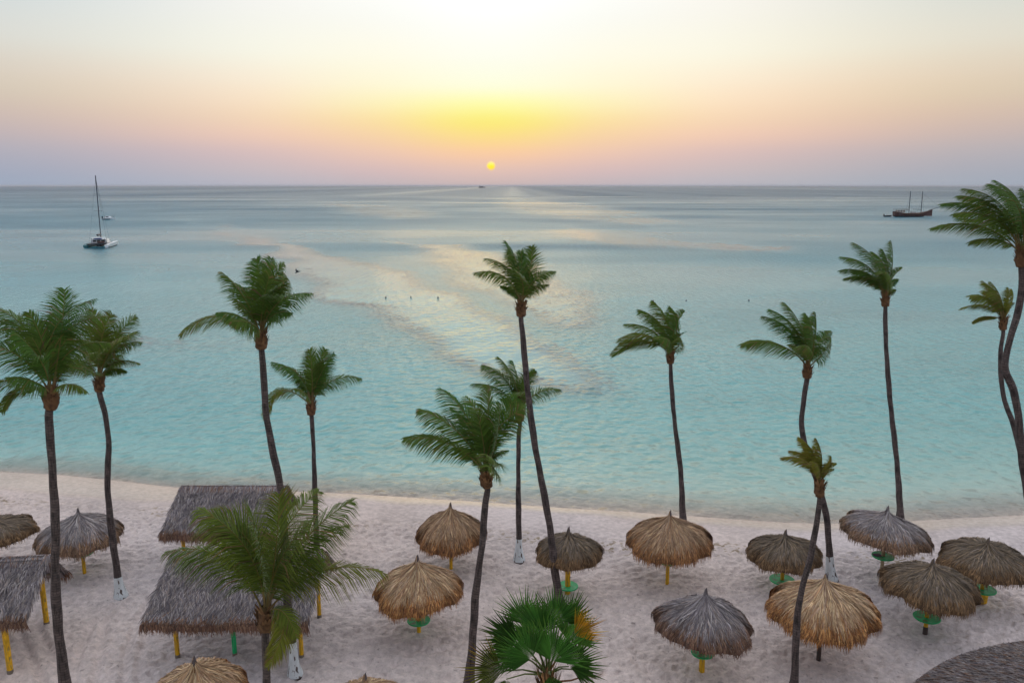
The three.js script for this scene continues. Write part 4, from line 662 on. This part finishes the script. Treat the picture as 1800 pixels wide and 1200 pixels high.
{
  const t = thing('schooner', 'dark wooden two-masted schooner with long bowsprit at anchor', 'boat', 214, WATER, -432.5, Math.PI / 2);   // bow towards +x
  const sec = (w, top, low, r = 0.75) => [[-w, top], [w, top], [w * r, 0.5], [w * 0.3, low], [-w * 0.3, low], [-w * r, 0.5]];
  const hull = part('hull', loft([[-9, sec(1.6, 2.9, 0.9)], [-7.5, sec(2.1, 2.6, -0.2)], [-3, sec(2.4, 2.0, -0.8)], [3, sec(2.2, 2.0, -0.8)], [5.5, sec(1.7, 2.3, -0.3)], [7.6, sec(1.1, 2.8, 0.7, 0.6)], [9.6, sec(0.5, 3.3, 2.0, 0.9)], [11.6, sec(0.1, 4.0, 3.5, 1)]]), redBrown, t);
  part('rubbing_strake', loft([[-8.8, [[-1.72, 2.45], [1.72, 2.45], [1.72, 2.25], [-1.72, 2.25]]], [-3, [[-2.46, 1.7], [2.46, 1.7], [2.46, 1.5], [-2.46, 1.5]]], [3, [[-2.27, 1.7], [2.27, 1.7], [2.27, 1.5], [-2.27, 1.5]]], [6.5, [[-1.58, 2.1], [1.58, 2.1], [1.58, 1.9], [-1.58, 1.9]]]]), wood, hull);
  const house = part('deck_house', box(2.6, 1.2, 4.2, 0, 3.0, -5.6), std(0.5, 0.42, 0.36, 0.7), t);
  for (const z of [-7, -5.6, -4.2]) part('window', box(2.64, 0.5, 0.7, 0, 3.05, z), dark, house);
  part('awning', box(3.2, 0.12, 6.4, 0, 4.1, -5.6), redBrown, t);
  for (const z of [-8.4, -5.6, -2.8]) for (const x of [-1.4, 1.4]) part('awning_pole', rod(V(x, 2.0, z), V(x, 4.1, z), 0.06), spar, t);
  part('fore_house', box(1.8, 0.8, 2.4, 0, 2.3, 1.4), std(0.4, 0.38, 0.38, 0.7), t);
  for (const [z, h] of [[-0.9, 13.6], [5.6, 13.4]]) {
    const m = part('mast', rod(V(0, 1.6, z), V(0, h, z - 0.15), 0.17, 10), spar, t);
    part('boom', rod(V(0, 3.9, z - 0.2), V(0, 4.1, z - 4.6), 0.12), spar, m);
    for (const x of [-2.1, 2.1]) for (const dz of [-1.0, 0.4]) part('shroud', rod(V(x, 2.1, z + dz), V(0, h - 1.6, z), 0.03, 4), spar, m);
  }
  part('bowsprit', rod(V(0, 3.5, 9.6), V(0, 5.3, 15.6), 0.12), spar, t);
  part('forestay', rod(V(0, 5.2, 15.2), V(0, 12.6, 5.5), 0.03, 4), spar, t);
}
{
  const t = thing('dinghy', 'small dark dinghy floating astern of the schooner', 'boat', 202.4, WATER, -433.5, Math.PI / 2);
  const sec = (w, top, low) => [[-w, top], [w, top], [w * 0.6, low], [-w * 0.6, low]];
  part('hull', loft([[-2, sec(0.8, 0.75, -0.1)], [0.8, sec(0.8, 0.8, -0.1)], [2, sec(0.15, 1.0, 0.4)]]), hullDark, t);
  part('outboard_motor', box(0.4, 1.2, 0.45, 0, 0.9, -2.1), dark, t);
  part('bench', box(1.3, 0.08, 0.4, 0, 0.86, -0.4), wood, t);
}
{
  const t = thing('cargo_ship', 'faint cargo ship on the horizon under the sun', 'ship', -222, WATER, -6000, Math.PI / 2);
  part('hull', loft([[-24, [[-4, 6], [4, 6], [3, -1], [-3, -1]]], [14, [[-4, 6], [4, 6], [3, -1], [-3, -1]]], [24, [[-0.5, 8], [0.5, 8], [0.3, 2], [-0.3, 2]]]]), hullDark, t);
  part('superstructure', box(7, 9, 8, 0, 10.5, -17), std(0.3, 0.28, 0.28), t); part('crane', box(2, 9, 3, 0, 10.5, 6), hullDark, t); part('cargo', box(6, 4, 16, 0, 8, -3), hullDark, t);
}
{
  const proto = thing('swim_buoy', 'small dark buoy floating in the line that marks the bathing water', 'buoy', -18.95, WATER, -118.5, 0, 'bathing buoys');
  const g = new THREE.LatheGeometry([[0.001, -0.13], [0.11, -0.08], [0.135, 0.02], [0.11, 0.1], [0.04, 0.14], [0.03, 0.18], [0.001, 0.185]].map((p) => new THREE.Vector2(...p)), 16);
  part('float', g, std(0.1, 0.05, 0.06, 0.6), proto); part('ring', (() => { const r = new THREE.TorusGeometry(0.04, 0.012, 6, 14); r.translate(0, 0.2, 0); return r; })(), dark, proto);
  for (const [x, z] of [[-15.2, -118.6], [-11.1, -118.3], [25.4, -115], [34.6, -115.2], [20.5, -114.6]]) { const c = proto.clone(); c.name = numbered('swim_buoy'); c.position.set(x, WATER, z); scene.add(c); }
}
{
  const t = thing('seabird', 'dark seabird gliding with raised wings above the water', 'bird', -15.8, 9.75, -58.5, 0.5);
  t.rotation.z = 0.35;
  const A = new Acc(), c = [0.05, 0.045, 0.045];
  A.tube([V(-0.22, 0, 0), V(-0.15, 0.015, 0), V(0, 0.02, 0), V(0.14, 0, 0), V(0.24, -0.01, 0)], [0.008, 0.03, 0.05, 0.035, 0.012], 8, c);
  for (const s of [-1, 1]) A.ribbon([[0, 0.02, s * 0.03], [-0.02, 0.14, s * 0.17], [0.05, 0.2, s * 0.33], [0.12, 0.2, s * 0.46]], [0.13, 0.12, 0.08, 0], [1, 0, 0], c);
  part('body', A.geo(), new THREE.MeshStandardMaterial({ vertexColors: true, roughness: 0.9 }), t);
}

// evening haze over the water
scene.fog = new THREE.FogExp2(new THREE.Color().setRGB(0.86, 0.84, 0.9), 0.00004);
renderer.render(scene, camera);
